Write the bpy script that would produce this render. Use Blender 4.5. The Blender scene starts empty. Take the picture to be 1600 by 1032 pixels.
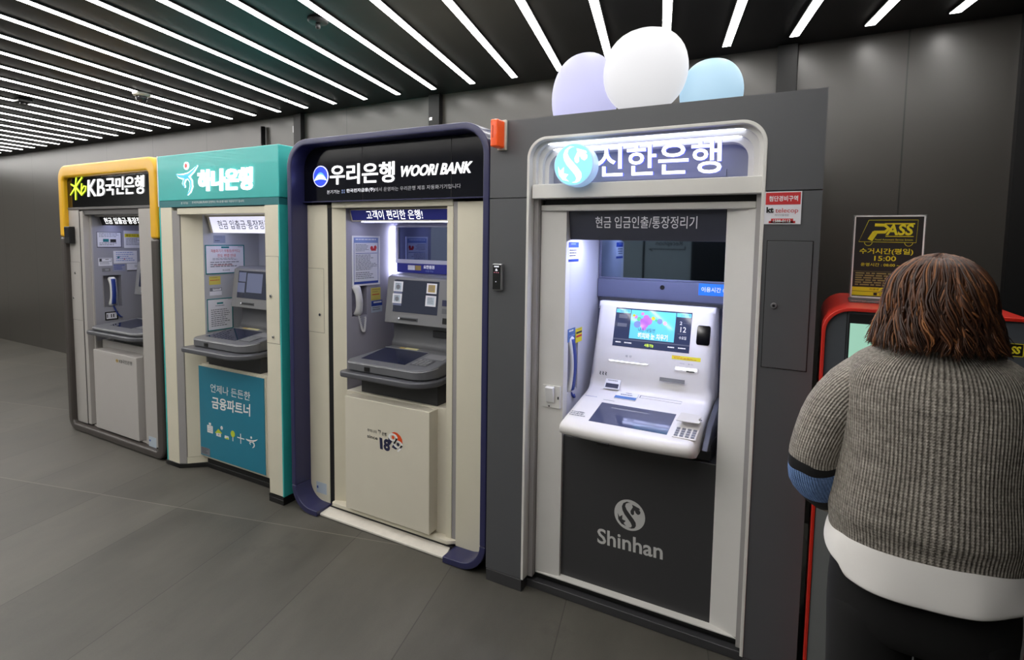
import bpy, bmesh, math, random
from mathutils import Vector, Matrix
random.seed(7)
S = bpy.context.scene
COL = S.collection
V = Vector

# ------------------------------------------------------------------ camera, world, exposure
F_PX, CX_PX, CY_PX = 860.0, 800.0, 439.591
YAW, PITCH, ROLL = -0.50229, -0.075454, 0.014504
CAM = V((0.0, 0.0, 1.7285))
_f = V((math.sin(YAW) * math.cos(PITCH), math.cos(YAW) * math.cos(PITCH), math.sin(PITCH)))
_r = V((math.cos(YAW), -math.sin(YAW), 0.0))
_u = _r.cross(_f)
RX = _r * math.cos(ROLL) + _u * math.sin(ROLL)
UX = -_r * math.sin(ROLL) + _u * math.cos(ROLL)
cam_data = bpy.data.cameras.new('camera')
cam = bpy.data.objects.new('camera', cam_data)
COL.objects.link(cam)
cam.matrix_world = Matrix(((RX.x, UX.x, -_f.x, CAM.x), (RX.y, UX.y, -_f.y, CAM.y), (RX.z, UX.z, -_f.z, CAM.z), (0, 0, 0, 1)))
cam_data.sensor_width = 36.0
cam_data.sensor_fit = 'HORIZONTAL'
cam_data.lens = F_PX / 1600 * 36.0
cam_data.shift_x = 0.0
cam_data.shift_y = -(516.0 - CY_PX) / 1600
cam_data.clip_start = 0.02
S.camera = cam

world = bpy.data.worlds.new('world')
S.world = world
world.use_nodes = True
world.node_tree.nodes['Background'].inputs[0].default_value = (0.05, 0.05, 0.055, 1)
world.node_tree.nodes['Background'].inputs[1].default_value = 0.3

S.view_settings.view_transform = 'Standard'
S.view_settings.look = 'None'
S.view_settings.gamma = 1.0
S.view_settings.use_curve_mapping = False
S.view_settings.exposure = 0.2
try:
    S.cycles.use_denoising = True
    S.cycles.max_bounces = 8
    S.cycles.sample_clamp_indirect = 6.0
    S.cycles.caustics_reflective = False
    S.cycles.caustics_refractive = False
except Exception:
    pass

STRIP_POWER = 15.0      # emission of the ceiling strip lights

# ------------------------------------------------------------------ projection helpers (pixel + known plane -> point in the room)
def ray(px, py):
    return RX * ((px - CX_PX) / F_PX) + UX * (-(py - CY_PX) / F_PX) + _f

def hit(px, py, plane):
    p0, n = plane
    d = ray(px, py)
    return CAM + d * ((V(p0) - CAM).dot(V(n)) / d.dot(V(n)))

def PY(y): return (V((0, y, 0)), V((0, -1, 0)))
def PX(x): return (V((x, 0, 0)), V((1, 0, 0)))
def PZ(z): return (V((0, 0, z)), V((0, 0, 1)))
def at(px, py, y): return hit(px, py, PY(y))

# ------------------------------------------------------------------ materials
def lin(c):
    c = c / 255.0
    return c / 12.92 if c <= 0.04045 else ((c + 0.055) / 1.055) ** 2.4

def rgb(*c): return (lin(c[0]), lin(c[1]), lin(c[2]), 1.0)

MATS = {}
def mat(name, col=(128, 128, 128), rough=0.5, metal=0.0, emit=None, power=0.0, spec=0.5, coat=0.0, noise=0.04, nscale=9.0, alpha=1.0, trans=0.0, bump=0.0, bscale=400.0):
    if name in MATS: return MATS[name]
    m = bpy.data.materials.new(name)
    m.use_nodes = True
    nt = m.node_tree
    b = nt.nodes['Principled BSDF']
    b.inputs['Roughness'].default_value = rough
    b.inputs['Metallic'].default_value = metal
    b.inputs['Specular IOR Level'].default_value = spec
    b.inputs['Coat Weight'].default_value = coat
    b.inputs['Transmission Weight'].default_value = trans
    b.inputs['Alpha'].default_value = alpha
    c = rgb(*col)
    b.inputs['Base Color'].default_value = c
    if noise > 0 and not emit:
        tc = nt.nodes.new('ShaderNodeTexCoord')
        nz = nt.nodes.new('ShaderNodeTexNoise')
        nz.inputs['Scale'].default_value = nscale
        nz.inputs['Detail'].default_value = 4
        mx = nt.nodes.new('ShaderNodeMix'); mx.data_type = 'RGBA'
        k0, k1 = 1 - noise, 1 + noise
        mx.inputs[6].default_value = (c[0] * k0, c[1] * k0, c[2] * k0, 1)
        mx.inputs[7].default_value = (min(1, c[0] * k1), min(1, c[1] * k1), min(1, c[2] * k1), 1)
        nt.links.new(tc.outputs['Object'], nz.inputs['Vector'])
        nt.links.new(nz.outputs['Fac'], mx.inputs[0])
        nt.links.new(mx.outputs[2], b.inputs['Base Color'])
        if bump > 0:
            n2 = nt.nodes.new('ShaderNodeTexNoise'); n2.inputs['Scale'].default_value = bscale
            bp = nt.nodes.new('ShaderNodeBump'); bp.inputs['Strength'].default_value = bump; bp.inputs['Distance'].default_value = 0.002
            nt.links.new(tc.outputs['Object'], n2.inputs['Vector'])
            nt.links.new(n2.outputs['Fac'], bp.inputs['Height'])
            nt.links.new(bp.outputs['Normal'], b.inputs['Normal'])
    if emit:
        b.inputs['Emission Color'].default_value = rgb(*emit)
        b.inputs['Emission Strength'].default_value = power
    MATS[name] = m
    return m

def N(m, t): return m.node_tree.nodes.new(t)

M = dict(
    strip=mat('strip_diffuser', (240, 240, 240), 0.6, emit=(255, 252, 248), power=STRIP_POWER),
    strip_frame=mat('strip_frame_black', (16, 16, 17), 0.6),
    ceiling=mat('ceiling_black', (23, 23, 25), 0.55, noise=0.1),
    duct=mat('duct_black', (12, 12, 13), 0.5),
    dgrey=mat('kiosk_grey_paint', (84, 85, 88), 0.42, noise=0.03, bump=0.05),
    dgrey2=mat('kiosk_grey_panel', (60, 60, 62), 0.38, noise=0.03),
    core=mat('core_black', (10, 10, 11), 0.7),
    white=mat('white_trim', (220, 218, 213), 0.4),
    niche_white=mat('niche_white', (222, 220, 216), 0.42),
    nicheblue=mat('niche_bluegrey', (92, 96, 118), 0.4),
    machine_white=mat('machine_white', (225, 222, 220), 0.32, coat=0.15),
    cream=mat('cream_paint', (216, 210, 190), 0.42, noise=0.03, bump=0.04),
    cream2=mat('cream_box', (216, 210, 193), 0.42, noise=0.03),
    navy=mat('navy_paint', (43, 44, 84), 0.32, coat=0.2),
    teal=mat('teal_paint', (58, 180, 176), 0.35, coat=0.15),
    tealdark=mat('teal_dark', (38, 112, 118), 0.4),
    tealposter=mat('teal_poster', (32, 122, 148), 0.45),
    yellow=mat('yellow_paint', (226, 172, 24), 0.35, coat=0.15),
    brown=mat('dark_brown_paint', (66, 61, 58), 0.4),
    kgrey=mat('kiosk_warm_grey', (172, 168, 164), 0.42, noise=0.03),
    kgrey2=mat('kiosk_box_grey', (180, 176, 173), 0.42, noise=0.03),
    steel=mat('brushed_steel', (150, 150, 152), 0.35, metal=0.8),
    sill=mat('sill_white', (220, 215, 205), 0.5, noise=0.12, nscale=30),
    atmgrey=mat('atm_grey_plastic', (98, 99, 103), 0.38, noise=0.03),
    atmgrey2=mat('atm_mid_grey', (82, 83, 88), 0.36, noise=0.03),
    atmlight=mat('atm_light_grey', (124, 124, 126), 0.4, noise=0.03),
    atmdark=mat('atm_charcoal', (40, 41, 45), 0.45),
    blacksign=mat('black_acrylic', (8, 8, 11), 0.06, spec=0.6, noise=0),
    glass=mat('one_way_glass', (104, 118, 134), 0.03, metal=1.0, noise=0),
    glassblue=mat('mirror_glass', (120, 130, 165), 0.04, metal=1.0, noise=0),
    screendark=mat('screen_off', (34, 38, 58), 0.06, spec=0.6, noise=0),
    screen=mat('screen_on_dim', (30, 32, 40), 0.12, emit=(70, 78, 110), power=0.14),
    screenlit=mat('screen_window_pale', (60, 60, 70), 0.15, emit=(140, 150, 190), power=0.28),
    black=mat('black_plastic', (14, 14, 15), 0.35),
    silver=mat('silver_plastic', (170, 171, 174), 0.3, metal=0.6),
    chrome=mat('chrome', (210, 210, 210), 0.18, metal=1.0, noise=0),
    paper=mat('paper_white', (226, 226, 232), 0.6),
    ink=mat('ink_black', (24, 24, 26), 0.6, noise=0),
    inkgrey=mat('ink_grey', (120, 122, 130), 0.6, noise=0),
    inkblue=mat('ink_blue', (40, 66, 150), 0.5, noise=0),
    inkpale=mat('ink_pale_blue', (130, 150, 200), 0.5, noise=0),
    inkred=mat('ink_red', (200, 40, 44), 0.5, noise=0),
    inkteal=mat('ink_teal', (20, 120, 124), 0.5, noise=0),
    inkyellow=mat('ink_yellow', (228, 214, 40), 0.5, noise=0),
    inkwhite=mat('ink_white', (235, 235, 235), 0.5, noise=0),
    inkorange=mat('ink_orange', (222, 78, 24), 0.5, noise=0),
    inknavy=mat('ink_navy', (30, 34, 66), 0.5, noise=0),
    inkgold=mat('ink_gold', (176, 150, 84), 0.5, noise=0),
    let_white=mat('letter_lit_white', (230, 230, 230), 0.4, emit=(255, 255, 255), power=1.25),
    let_halo=mat('letter_halo_blue', (120, 130, 220), 0.4, emit=(96, 112, 245), power=0.55),
    let_dim=mat('letter_lit_dim', (200, 200, 205), 0.4, emit=(225, 225, 235), power=0.55),
    let_lime=mat('letter_lit_lime', (200, 230, 40), 0.4, emit=(205, 240, 50), power=1.2),
    let_red=mat('letter_lit_red', (200, 60, 60), 0.4, emit=(215, 70, 70), power=1.0),
    let_blue=mat('letter_lit_blue', (60, 150, 200), 0.4, emit=(70, 165, 215), power=1.0),
    emb_blue=mat('emblem_lit_blue', (30, 50, 230), 0.4, emit=(38, 70, 250), power=0.9),
    emb_sky=mat('emblem_lit_sky', (80, 150, 250), 0.4, emit=(100, 170, 255), power=1.0),
    emb_rim=mat('emblem_lit_rim', (190, 190, 250), 0.4, emit=(180, 180, 255), power=1.6),
    emb_cyan=mat('emblem_lit_cyan', (140, 205, 215), 0.4, emit=(140, 222, 236), power=0.62),
    emb_white=mat('emblem_lit_white', (235, 238, 240), 0.4, emit=(245, 245, 246), power=0.8),
    glow_white=mat('lightbox_white', (140, 140, 145), 0.5, emit=(246, 246, 248), power=0.58),
    glow_lilac=mat('lightbox_lilac', (130, 130, 160), 0.5, emit=(208, 208, 250), power=0.58),
    glow_cyan=mat('lightbox_cyan', (120, 145, 160), 0.5, emit=(186, 222, 246), power=0.58),
    led=mat('led_tube_blue_white', (230, 230, 255), 0.4, emit=(215, 218, 255), power=15.0),
    led_soft=mat('led_under_light', (230, 230, 255), 0.4, emit=(205, 210, 255), power=12.0),
    slot_lit=mat('slot_lit_white', (240, 240, 250), 0.4, emit=(245, 248, 255), power=3.0),
    signlit=mat('sign_panel_lit', (220, 220, 240), 0.5, emit=(222, 222, 246), power=0.85),
    signblue=mat('sign_panel_blue', (38, 42, 112), 0.35, emit=(46, 52, 150), power=0.16),
    signgrey=mat('sign_panel_grey', (62, 64, 76), 0.35),
    orange=mat('alarm_orange_plastic', (235, 84, 24), 0.25, coat=0.3, emit=(235, 84, 24), power=0.12),
    red=mat('kiosk_red', (205, 40, 26), 0.35, coat=0.2),
    kioskgrey=mat('postal_kiosk_grey', (74, 78, 84), 0.45),
    kiosksilver=mat('postal_kiosk_silver', (120, 122, 122), 0.45),
    mint=mat('screen_mint', (120, 160, 140), 0.2, emit=(150, 196, 176), power=0.75),
    skin=mat('skin', (212, 168, 142), 0.5),
    trousers=mat('black_cloth', (11, 11, 12), 0.9, noise=0.2, nscale=40),
    shirt=mat('white_cotton', (243, 240, 236), 0.85, noise=0.03),
    shoe=mat('shoe_white', (200, 200, 198), 0.5),
    bluecloth=mat('blue_knit', (98, 130, 182), 0.9, noise=0.1, nscale=60),
    blackcloth=mat('black_knit', (18, 18, 20), 0.9),
    handblue=mat('handset_blue', (40, 62, 140), 0.35),
    handwhite=mat('handset_white', (222, 222, 220), 0.35),
    acrylic=mat('clear_acrylic', (235, 240, 240), 0.05, trans=0.85, noise=0),
    smoke=mat('smoked_dome', (40, 40, 44), 0.05, spec=0.7, noise=0),
    sticker_blue=mat('sticker_blue', (70, 110, 170), 0.5),
    sticker_pale=mat('sticker_pale_blue', (182, 194, 206), 0.5),
    sticker_yellow=mat('sticker_yellow', (212, 198, 96), 0.55),
    greytrim=mat('grey_trim', (156, 153, 152), 0.4),
    seam_beige=mat('seam_beige', (138, 132, 116), 0.5),
    seam_grey=mat('seam_grey', (112, 109, 106), 0.5),
    bright_blue=mat('label_bright_blue', (36, 110, 215), 0.4, emit=(36, 110, 215), power=0.3),
    scr_cyan=mat('screen_picture_cyan', (90, 190, 220), 0.04, emit=(120, 195, 225), power=0.42),
    scr_pink=mat('screen_picture_pink', (190, 110, 200), 0.04, emit=(170, 130, 215), power=0.40),
    scr_green=mat('screen_picture_green', (90, 190, 120), 0.04, emit=(90, 175, 150), power=0.36),
    scr_dark=mat('screen_dark_blue', (40, 46, 66), 0.06, spec=0.6, emit=(52, 58, 86), power=0.6),
)
# ------------------------------------------------------------------ mesh builder
class MB:
    def __init__(s):
        s.v = []; s.f = []; s.m = []; s.mi = 0; s.uv = {}
    def add(s, vs, fs):
        b = len(s.v)
        s.v += [tuple(x) for x in vs]
        for f in fs:
            s.f.append([b + i for i in f]); s.m.append(s.mi)
        return b
    def box(s, x0, x1, y0, y1, z0, z1):
        vs = [(x, y, z) for z in (z0, z1) for y in (y0, y1) for x in (x0, x1)]
        s.add(vs, [(0, 2, 3, 1), (4, 5, 7, 6), (0, 1, 5, 4), (2, 6, 7, 3), (0, 4, 6, 2), (1, 3, 7, 5)])
        return s
    def slab(s, pts, n, t):
        """polygon (3D points, counter-clockwise seen from n) thickened by t along n"""
        n = V(n).normalized(); k = len(pts)
        a = [V(p) for p in pts]; b = [p + n * t for p in a]
        nn = sum(((a[i]).cross(a[(i + 1) % k]) for i in range(k)), V((0, 0, 0)))
        if nn.dot(n) < 0: a.reverse(); b.reverse()
        s.add(a + b, [list(range(k - 1, -1, -1)), list(range(k, 2 * k))] + [(i, (i + 1) % k, k + (i + 1) % k, k + i) for i in range(k)])
        return s
    def prism_x(s, prof, x0, x1):
        """polygon profile of (y, z) extruded along x"""
        return s.slab([(x0, y, z) for y, z in prof], (1, 0, 0), x1 - x0)
    def prism_z(s, prof, z0, z1):
        return s.slab([(x, y, z0) for x, y in prof], (0, 0, 1), z1 - z0)
    def prism_y(s, prof, y0, y1):
        return s.slab([(x, y1, z) for x, z in prof], (0, -1, 0), y1 - y0)
    def band(s, o, i, y0, y1, closed=False):
        """strip between outline o and outline i (x, z lists), extruded y0..y1"""
        k = len(o)
        vs = [(x, y0, z) for x, z in o] + [(x, y0, z) for x, z in i] + [(x, y1, z) for x, z in o] + [(x, y1, z) for x, z in i]
        fs = []
        for a in range(k if closed else k - 1):
            b = (a + 1) % k
            fs += [(a, b, k + b, k + a), (2 * k + b, 2 * k + a, 3 * k + a, 3 * k + b), (b, a, 2 * k + a, 2 * k + b), (k + a, k + b, 3 * k + b, 3 * k + a)]
        if not closed:
            for a in (0, k - 1): fs.append((a, k + a, 3 * k + a, 2 * k + a))
        s.add(vs, fs)
        return s
    def loft(s, rings, cap=True, uv=False, closed=True):
        k = len(rings[0]); b = len(s.v)
        for r in rings: s.v += [tuple(p) for p in r]
        per = 0
        for j in range(len(rings) - 1):
            for a in range(k if closed else k - 1):
                c = (a + 1) % k
                s.f.append([b + j * k + a, b + j * k + c, b + (j + 1) * k + c, b + (j + 1) * k + a]); s.m.append(s.mi)
                if uv: s.uv[len(s.f) - 1] = [(a / k, j), ((a + 1) / k, j), ((a + 1) / k, j + 1), (a / k, j + 1)]
        if cap:
            s.f.append([b + a for a in range(k)][::-1]); s.m.append(s.mi)
            s.f.append([b + (len(rings) - 1) * k + a for a in range(k)]); s.m.append(s.mi)
        return s
    def tube(s, path, r, k=8):
        path = [V(p) for p in path]; n = len(path)
        rr = r if isinstance(r, (list, tuple)) else [r] * n
        rings = []; t0 = None; side = None
        for i, p in enumerate(path):
            t = (path[min(i + 1, n - 1)] - path[max(i - 1, 0)]).normalized()
            if side is None:
                side = t.cross(V((0, 0, 1)))
                if side.length < 1e-3: side = t.cross(V((1, 0, 0)))
            side = (side - t * side.dot(t)).normalized()
            up = t.cross(side)
            rings.append([p + (side * math.cos(a) + up * math.sin(a)) * rr[i] for a in (2 * math.pi * q / k for q in range(k))])
        return s.loft(rings)
    def disc(s, c, n, u, rad, t, k=40, rad2=None):
        c = V(c); n = V(n).normalized(); u = V(u).normalized(); w = n.cross(u)
        r2 = rad2 or rad
        return s.slab([c + u * math.cos(2 * math.pi * q / k) * rad + w * math.sin(2 * math.pi * q / k) * r2 for q in range(k)], n, t)
    def ball(s, c, rx, ry, rz, k=20, h=12):
        c = V(c)
        rings = []
        for j in range(h + 1):
            a = -math.pi / 2 + math.pi * (0.02 + 0.96 * j / h)
            rings.append([c + V((rx * math.cos(a) * math.cos(2 * math.pi * q / k), ry * math.cos(a) * math.sin(2 * math.pi * q / k), rz * math.sin(a))) for q in range(k)])
        return s.loft(rings)
    def build(s, name, mats, parent=None, bevel=0.0, seg=2, smooth=False, subsurf=0, recalc=True, angle=40):
        me = bpy.data.meshes.new(name)
        me.from_pydata(s.v, [], s.f)
        if not isinstance(mats, (list, tuple)): mats = [mats]
        for m in mats: me.materials.append(m)
        for p, mi in zip(me.polygons, s.m): p.material_index = min(mi, len(mats) - 1)
        if s.uv:
            ul = me.uv_layers.new(name='UVMap')
            for fi, uvs in s.uv.items():
                for li, c in zip(me.polygons[fi].loop_indices, uvs): ul.data[li].uv = c
        if recalc:
            bm = bmesh.new(); bm.from_mesh(me)
            bmesh.ops.recalc_face_normals(bm, faces=bm.faces)
            bm.to_mesh(me); bm.free()
        if smooth:
            for p in me.polygons: p.use_smooth = True
        me.update()
        o = bpy.data.objects.new(name, me)
        COL.objects.link(o)
        if bevel > 0:
            md = o.modifiers.new('bevel', 'BEVEL'); md.width = bevel; md.segments = seg; md.limit_method = 'ANGLE'; md.angle_limit = math.radians(angle)
            md.harden_normals = False
            if not smooth and seg > 1:
                for p in me.polygons: p.use_smooth = True
                md2 = o.modifiers.new('wn', 'WEIGHTED_NORMAL'); md2.keep_sharp = True
        if subsurf:
            md = o.modifiers.new('sub', 'SUBSURF'); md.levels = subsurf; md.render_levels = subsurf
        attach(o, parent)
        return o

def world_loc(o):
    l = V(o.location)
    while o.parent is not None:
        o = o.parent; l = l + V(o.location)
    return l

def attach(o, parent):
    """all meshes are modelled in room coordinates; roots are unrotated Empties at the thing's base"""
    if parent is None: return
    o.parent = parent
    if parent.parent is None and parent.type == 'EMPTY':
        o.matrix_parent_inverse = Matrix.Translation(-V(parent.location))

def tag(o, label=None, cat=None, group=None, kind=None):
    if label: o['label'] = label
    if cat: o['category'] = cat
    if group: o['group'] = group
    if kind: o['kind'] = kind
    return o

def thing(name, loc, label, cat, group=None):
    o = bpy.data.objects.new(name, None)
    COL.objects.link(o)
    o.location = loc
    o.empty_display_size = 0.1
    return tag(o, label, cat, group)

def part(o, label):
    o['label'] = label
    return o

# flat frames on a plane: decals, posters, lettering
class Fr:
    def __init__(s, o, u, v, n): s.o = V(o); s.u = V(u); s.v = V(v); s.n = V(n).normalized()
    def p(s, a, b, d=0.0): return s.o + s.u * a + s.v * b + s.n * d
    def sub(s, a0, a1, b0, b1, d=0.0): return Fr(s.p(a0, b0, d), s.u * (a1 - a0), s.v * (b1 - b0), s.n)

def fr_px(plane, tl, br, d=0.0):
    """axis-aligned rectangle on plane, from its top-left and bottom-right corner pixels"""
    p0, n = V(plane[0]), V(plane[1]).normalized()
    pl = (p0 + n * d, n)
    a, b = hit(*tl, pl), hit(*br, pl)
    if abs(n.x) > 0.9: uh = V((0, 1, 0))
    else: uh = V((1, 0, 0))
    vh = n.cross(uh); vh = vh if vh.z > 0 or (abs(vh.z) < 1e-6 and vh.y > 0) else -vh
    w = (b - a).dot(uh); h = (a - b).dot(vh)
    return Fr(a - vh * h, uh * w, vh * h, n)

def rect(mb, fr, a0=0, a1=1, b0=0, b1=1, d=0.0, t=0.0006):
    return mb.slab([fr.p(a0, b0, d), fr.p(a1, b0, d), fr.p(a1, b1, d), fr.p(a0, b1, d)], fr.n, t)

_tc = {}
def text_mesh(s, bold):
    k = (s, bold)
    if k in _tc: return _tc[k]
    cu = bpy.data.curves.new('lettering_curve', 'FONT')
    cu.body = s; cu.offset = bold; cu.resolution_u = 3
    o = bpy.data.objects.new('lettering_curve', cu)
    COL.objects.link(o)
    bpy.context.view_layer.update()
    me = bpy.data.meshes.new_from_object(o.evaluated_get(bpy.context.evaluated_depsgraph_get()))
    bpy.data.objects.remove(o); bpy.data.curves.remove(cu)
    vs = [v.co.copy() for v in me.vertices]; fs = [list(p.vertices) for p in me.polygons]
    bpy.data.meshes.remove(me)
    x0 = min(v.x for v in vs); x1 = max(v.x for v in vs); y0 = min(v.y for v in vs); y1 = max(v.y for v in vs)
    _tc[k] = ([((v.x - x0) / (x1 - x0), (v.y - y0) / (y1 - y0)) for v in vs], fs)
    return _tc[k]

def letters(mb, s, fr, a0=0, a1=1, b0=0, b1=1, d=0.0007, t=0.0, bold=0.0, side=None, shear=0.0):
    """lettering fitted into the rectangle a0..a1 x b0..b1 of fr; t > 0 gives raised letters (side = material index of their sides)"""
    vs, fs = text_mesh(s, bold)
    P = [fr.p(a0 + (a1 - a0) * (x + shear * y), b0 + (b1 - b0) * y, d + t) for x, y in vs]
    mb.add(P, fs)
    if t > 0:
        cnt = {}
        for f in fs:
            for i in range(len(f)):
                e = (f[i], f[(i + 1) % len(f)])
                cnt[tuple(sorted(e))] = cnt.get(tuple(sorted(e)), []) + [e]
        Q = [p - fr.n * t for p in P]
        b = mb.add(P + Q, [])
        n = len(P); keep = mb.mi
        if side is not None: mb.mi = side
        for e, l in cnt.items():
            if len(l) == 1:
                i, j = l[0]
                mb.f.append([b + j, b + i, b + n + i, b + n + j]); mb.m.append(mb.mi)
        mb.mi = keep
    return mb

def text(s, fr, m, parent, name='lettering', **k):
    mb = MB()
    letters(mb, s, fr, **k)
    return mb.build(name, m, parent, recalc=False)

def stroke(mb, fr, pts, w, d=0.0007, t=0.0006, asp=1.0):
    """broad line through points given in fr's 0..1 coordinates; w may vary per point (fraction of height); asp = width / height of fr"""
    n = len(pts); ww = w if isinstance(w, (list, tuple)) else [w] * n
    L, R_ = [], []
    for i, (x, y) in enumerate(pts):
        x0, y0 = pts[max(i - 1, 0)]; x1, y1 = pts[min(i + 1, n - 1)]
        dx, dy = (x1 - x0) * asp, (y1 - y0); l = math.hypot(dx, dy) or 1
        nx, ny = -dy / l * ww[i] / 2, dx / l * ww[i] / 2
        L.append(fr.p(x + nx / asp, y + ny, d)); R_.append(fr.p(x - nx / asp, y - ny, d))
    for i in range(n - 1):
        mb.slab([L[i], L[i + 1], R_[i + 1], R_[i]], fr.n, t)
    return mb

def dot(mb, fr, x, y, r, d=0.0007, t=0.0006, asp=1.0, k=20, r2=None):
    mb.slab([fr.p(x + r / asp * math.cos(2 * math.pi * q / k), y + (r2 or r) * math.sin(2 * math.pi * q / k), d) for q in range(k)], fr.n, t)
    return mb

def lines(mb, fr, a0, a1, b0, b1, n, fill=0.4, d=0.0007, ragged=True):
    rnd = random.Random(int(a0 * 1000) + n * 7 + int(b0 * 977))
    for i in range(n):
        y1 = b1 - (b1 - b0) * i / n; y0 = y1 - (b1 - b0) / n * fill
        x = a0; e = a1 - ((a1 - a0) * rnd.random() * 0.35 if ragged else 0)
        while x < e - 1e-4:
            w = (a1 - a0) * rnd.uniform(0.05, 0.16)
            rect(mb, fr, x, min(x + w, e), y0, y1, d=d, t=0.0002)
            x += w + (a1 - a0) * 0.025
    return mb

def rr(x0, x1, z0, z1, r, k=8, corners=(1, 1, 1, 1)):
    """rounded rectangle outline from bottom-left, counter-clockwise as (x, z)"""
    out = []
    for i, (cx, cz, a) in enumerate(((x0 + r, z0 + r, math.pi), (x1 - r, z0 + r, 1.5 * math.pi), (x1 - r, z1 - r, 0), (x0 + r, z1 - r, 0.5 * math.pi))):
        if corners[i]:
            out += [(cx + r * math.cos(a + math.pi / 2 * q / k), cz + r * math.sin(a + math.pi / 2 * q / k)) for q in range(k + 1)]
        else:
            out += [((x0, z0), (x1, z0), (x1, z1), (x0, z1))[i]] * (k + 1)
    return out

def arch(x0, x1, zb, z1, r, k=10):
    """open outline up the left side, over two rounded corners, down the right side"""
    o = [(x0, zb)]
    o += [(x0 + r - r * math.cos(math.pi / 2 * q / k), z1 - r + r * math.sin(math.pi / 2 * q / k)) for q in range(k + 1)]
    o += [(x1 - r + r * math.sin(math.pi / 2 * q / k), z1 - r + r * math.cos(math.pi / 2 * q / k)) for q in range(k + 1)]
    o += [(x1, zb)]
    return o

# ------------------------------------------------------------------ the room
CEIL = 2.910
WALL_Y = 3.77
GRID = 0.2445            # the ceiling lights and the floor tiles run skewed to the wall by this angle

def wall_panel_material():
    m = mat('wall_panels', (65, 62, 58), 0.34, noise=0.04, nscale=3, spec=0.9)
    nt = m.node_tree; b = nt.nodes['Principled BSDF']
    tc = N(m, 'ShaderNodeTexCoord'); sp = N(m, 'ShaderNodeSeparateXYZ')
    nt.links.new(tc.outputs['Object'], sp.inputs[0])
    def mth(op, a, bv=None):
        n = N(m, 'ShaderNodeMath'); n.operation = op
        nt.links.new(a, n.inputs[0])
        if bv is not None: n.inputs[1].default_value = bv
        return n.outputs[0]
    x = mth('ADD', sp.outputs['X'], -0.395 + 105.5)
    x = mth('MULTIPLY', x, 1 / 1.055)
    x = mth('FRACT', x)
    x = mth('ADD', x, -0.5)
    x = mth('ABSOLUTE', x)
    x = mth('GREATER_THAN', x, 0.4965)
    src = b.inputs['Base Color'].links[0].from_socket
    mx = N(m, 'ShaderNodeMix'); mx.data_type = 'RGBA'
    nt.links.new(x, mx.inputs[0]); nt.links.new(src, mx.inputs[6]); mx.inputs[7].default_value = rgb(20, 19, 18)
    nt.links.new(mx.outputs[2], b.inputs['Base Color'])
    return m

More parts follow.
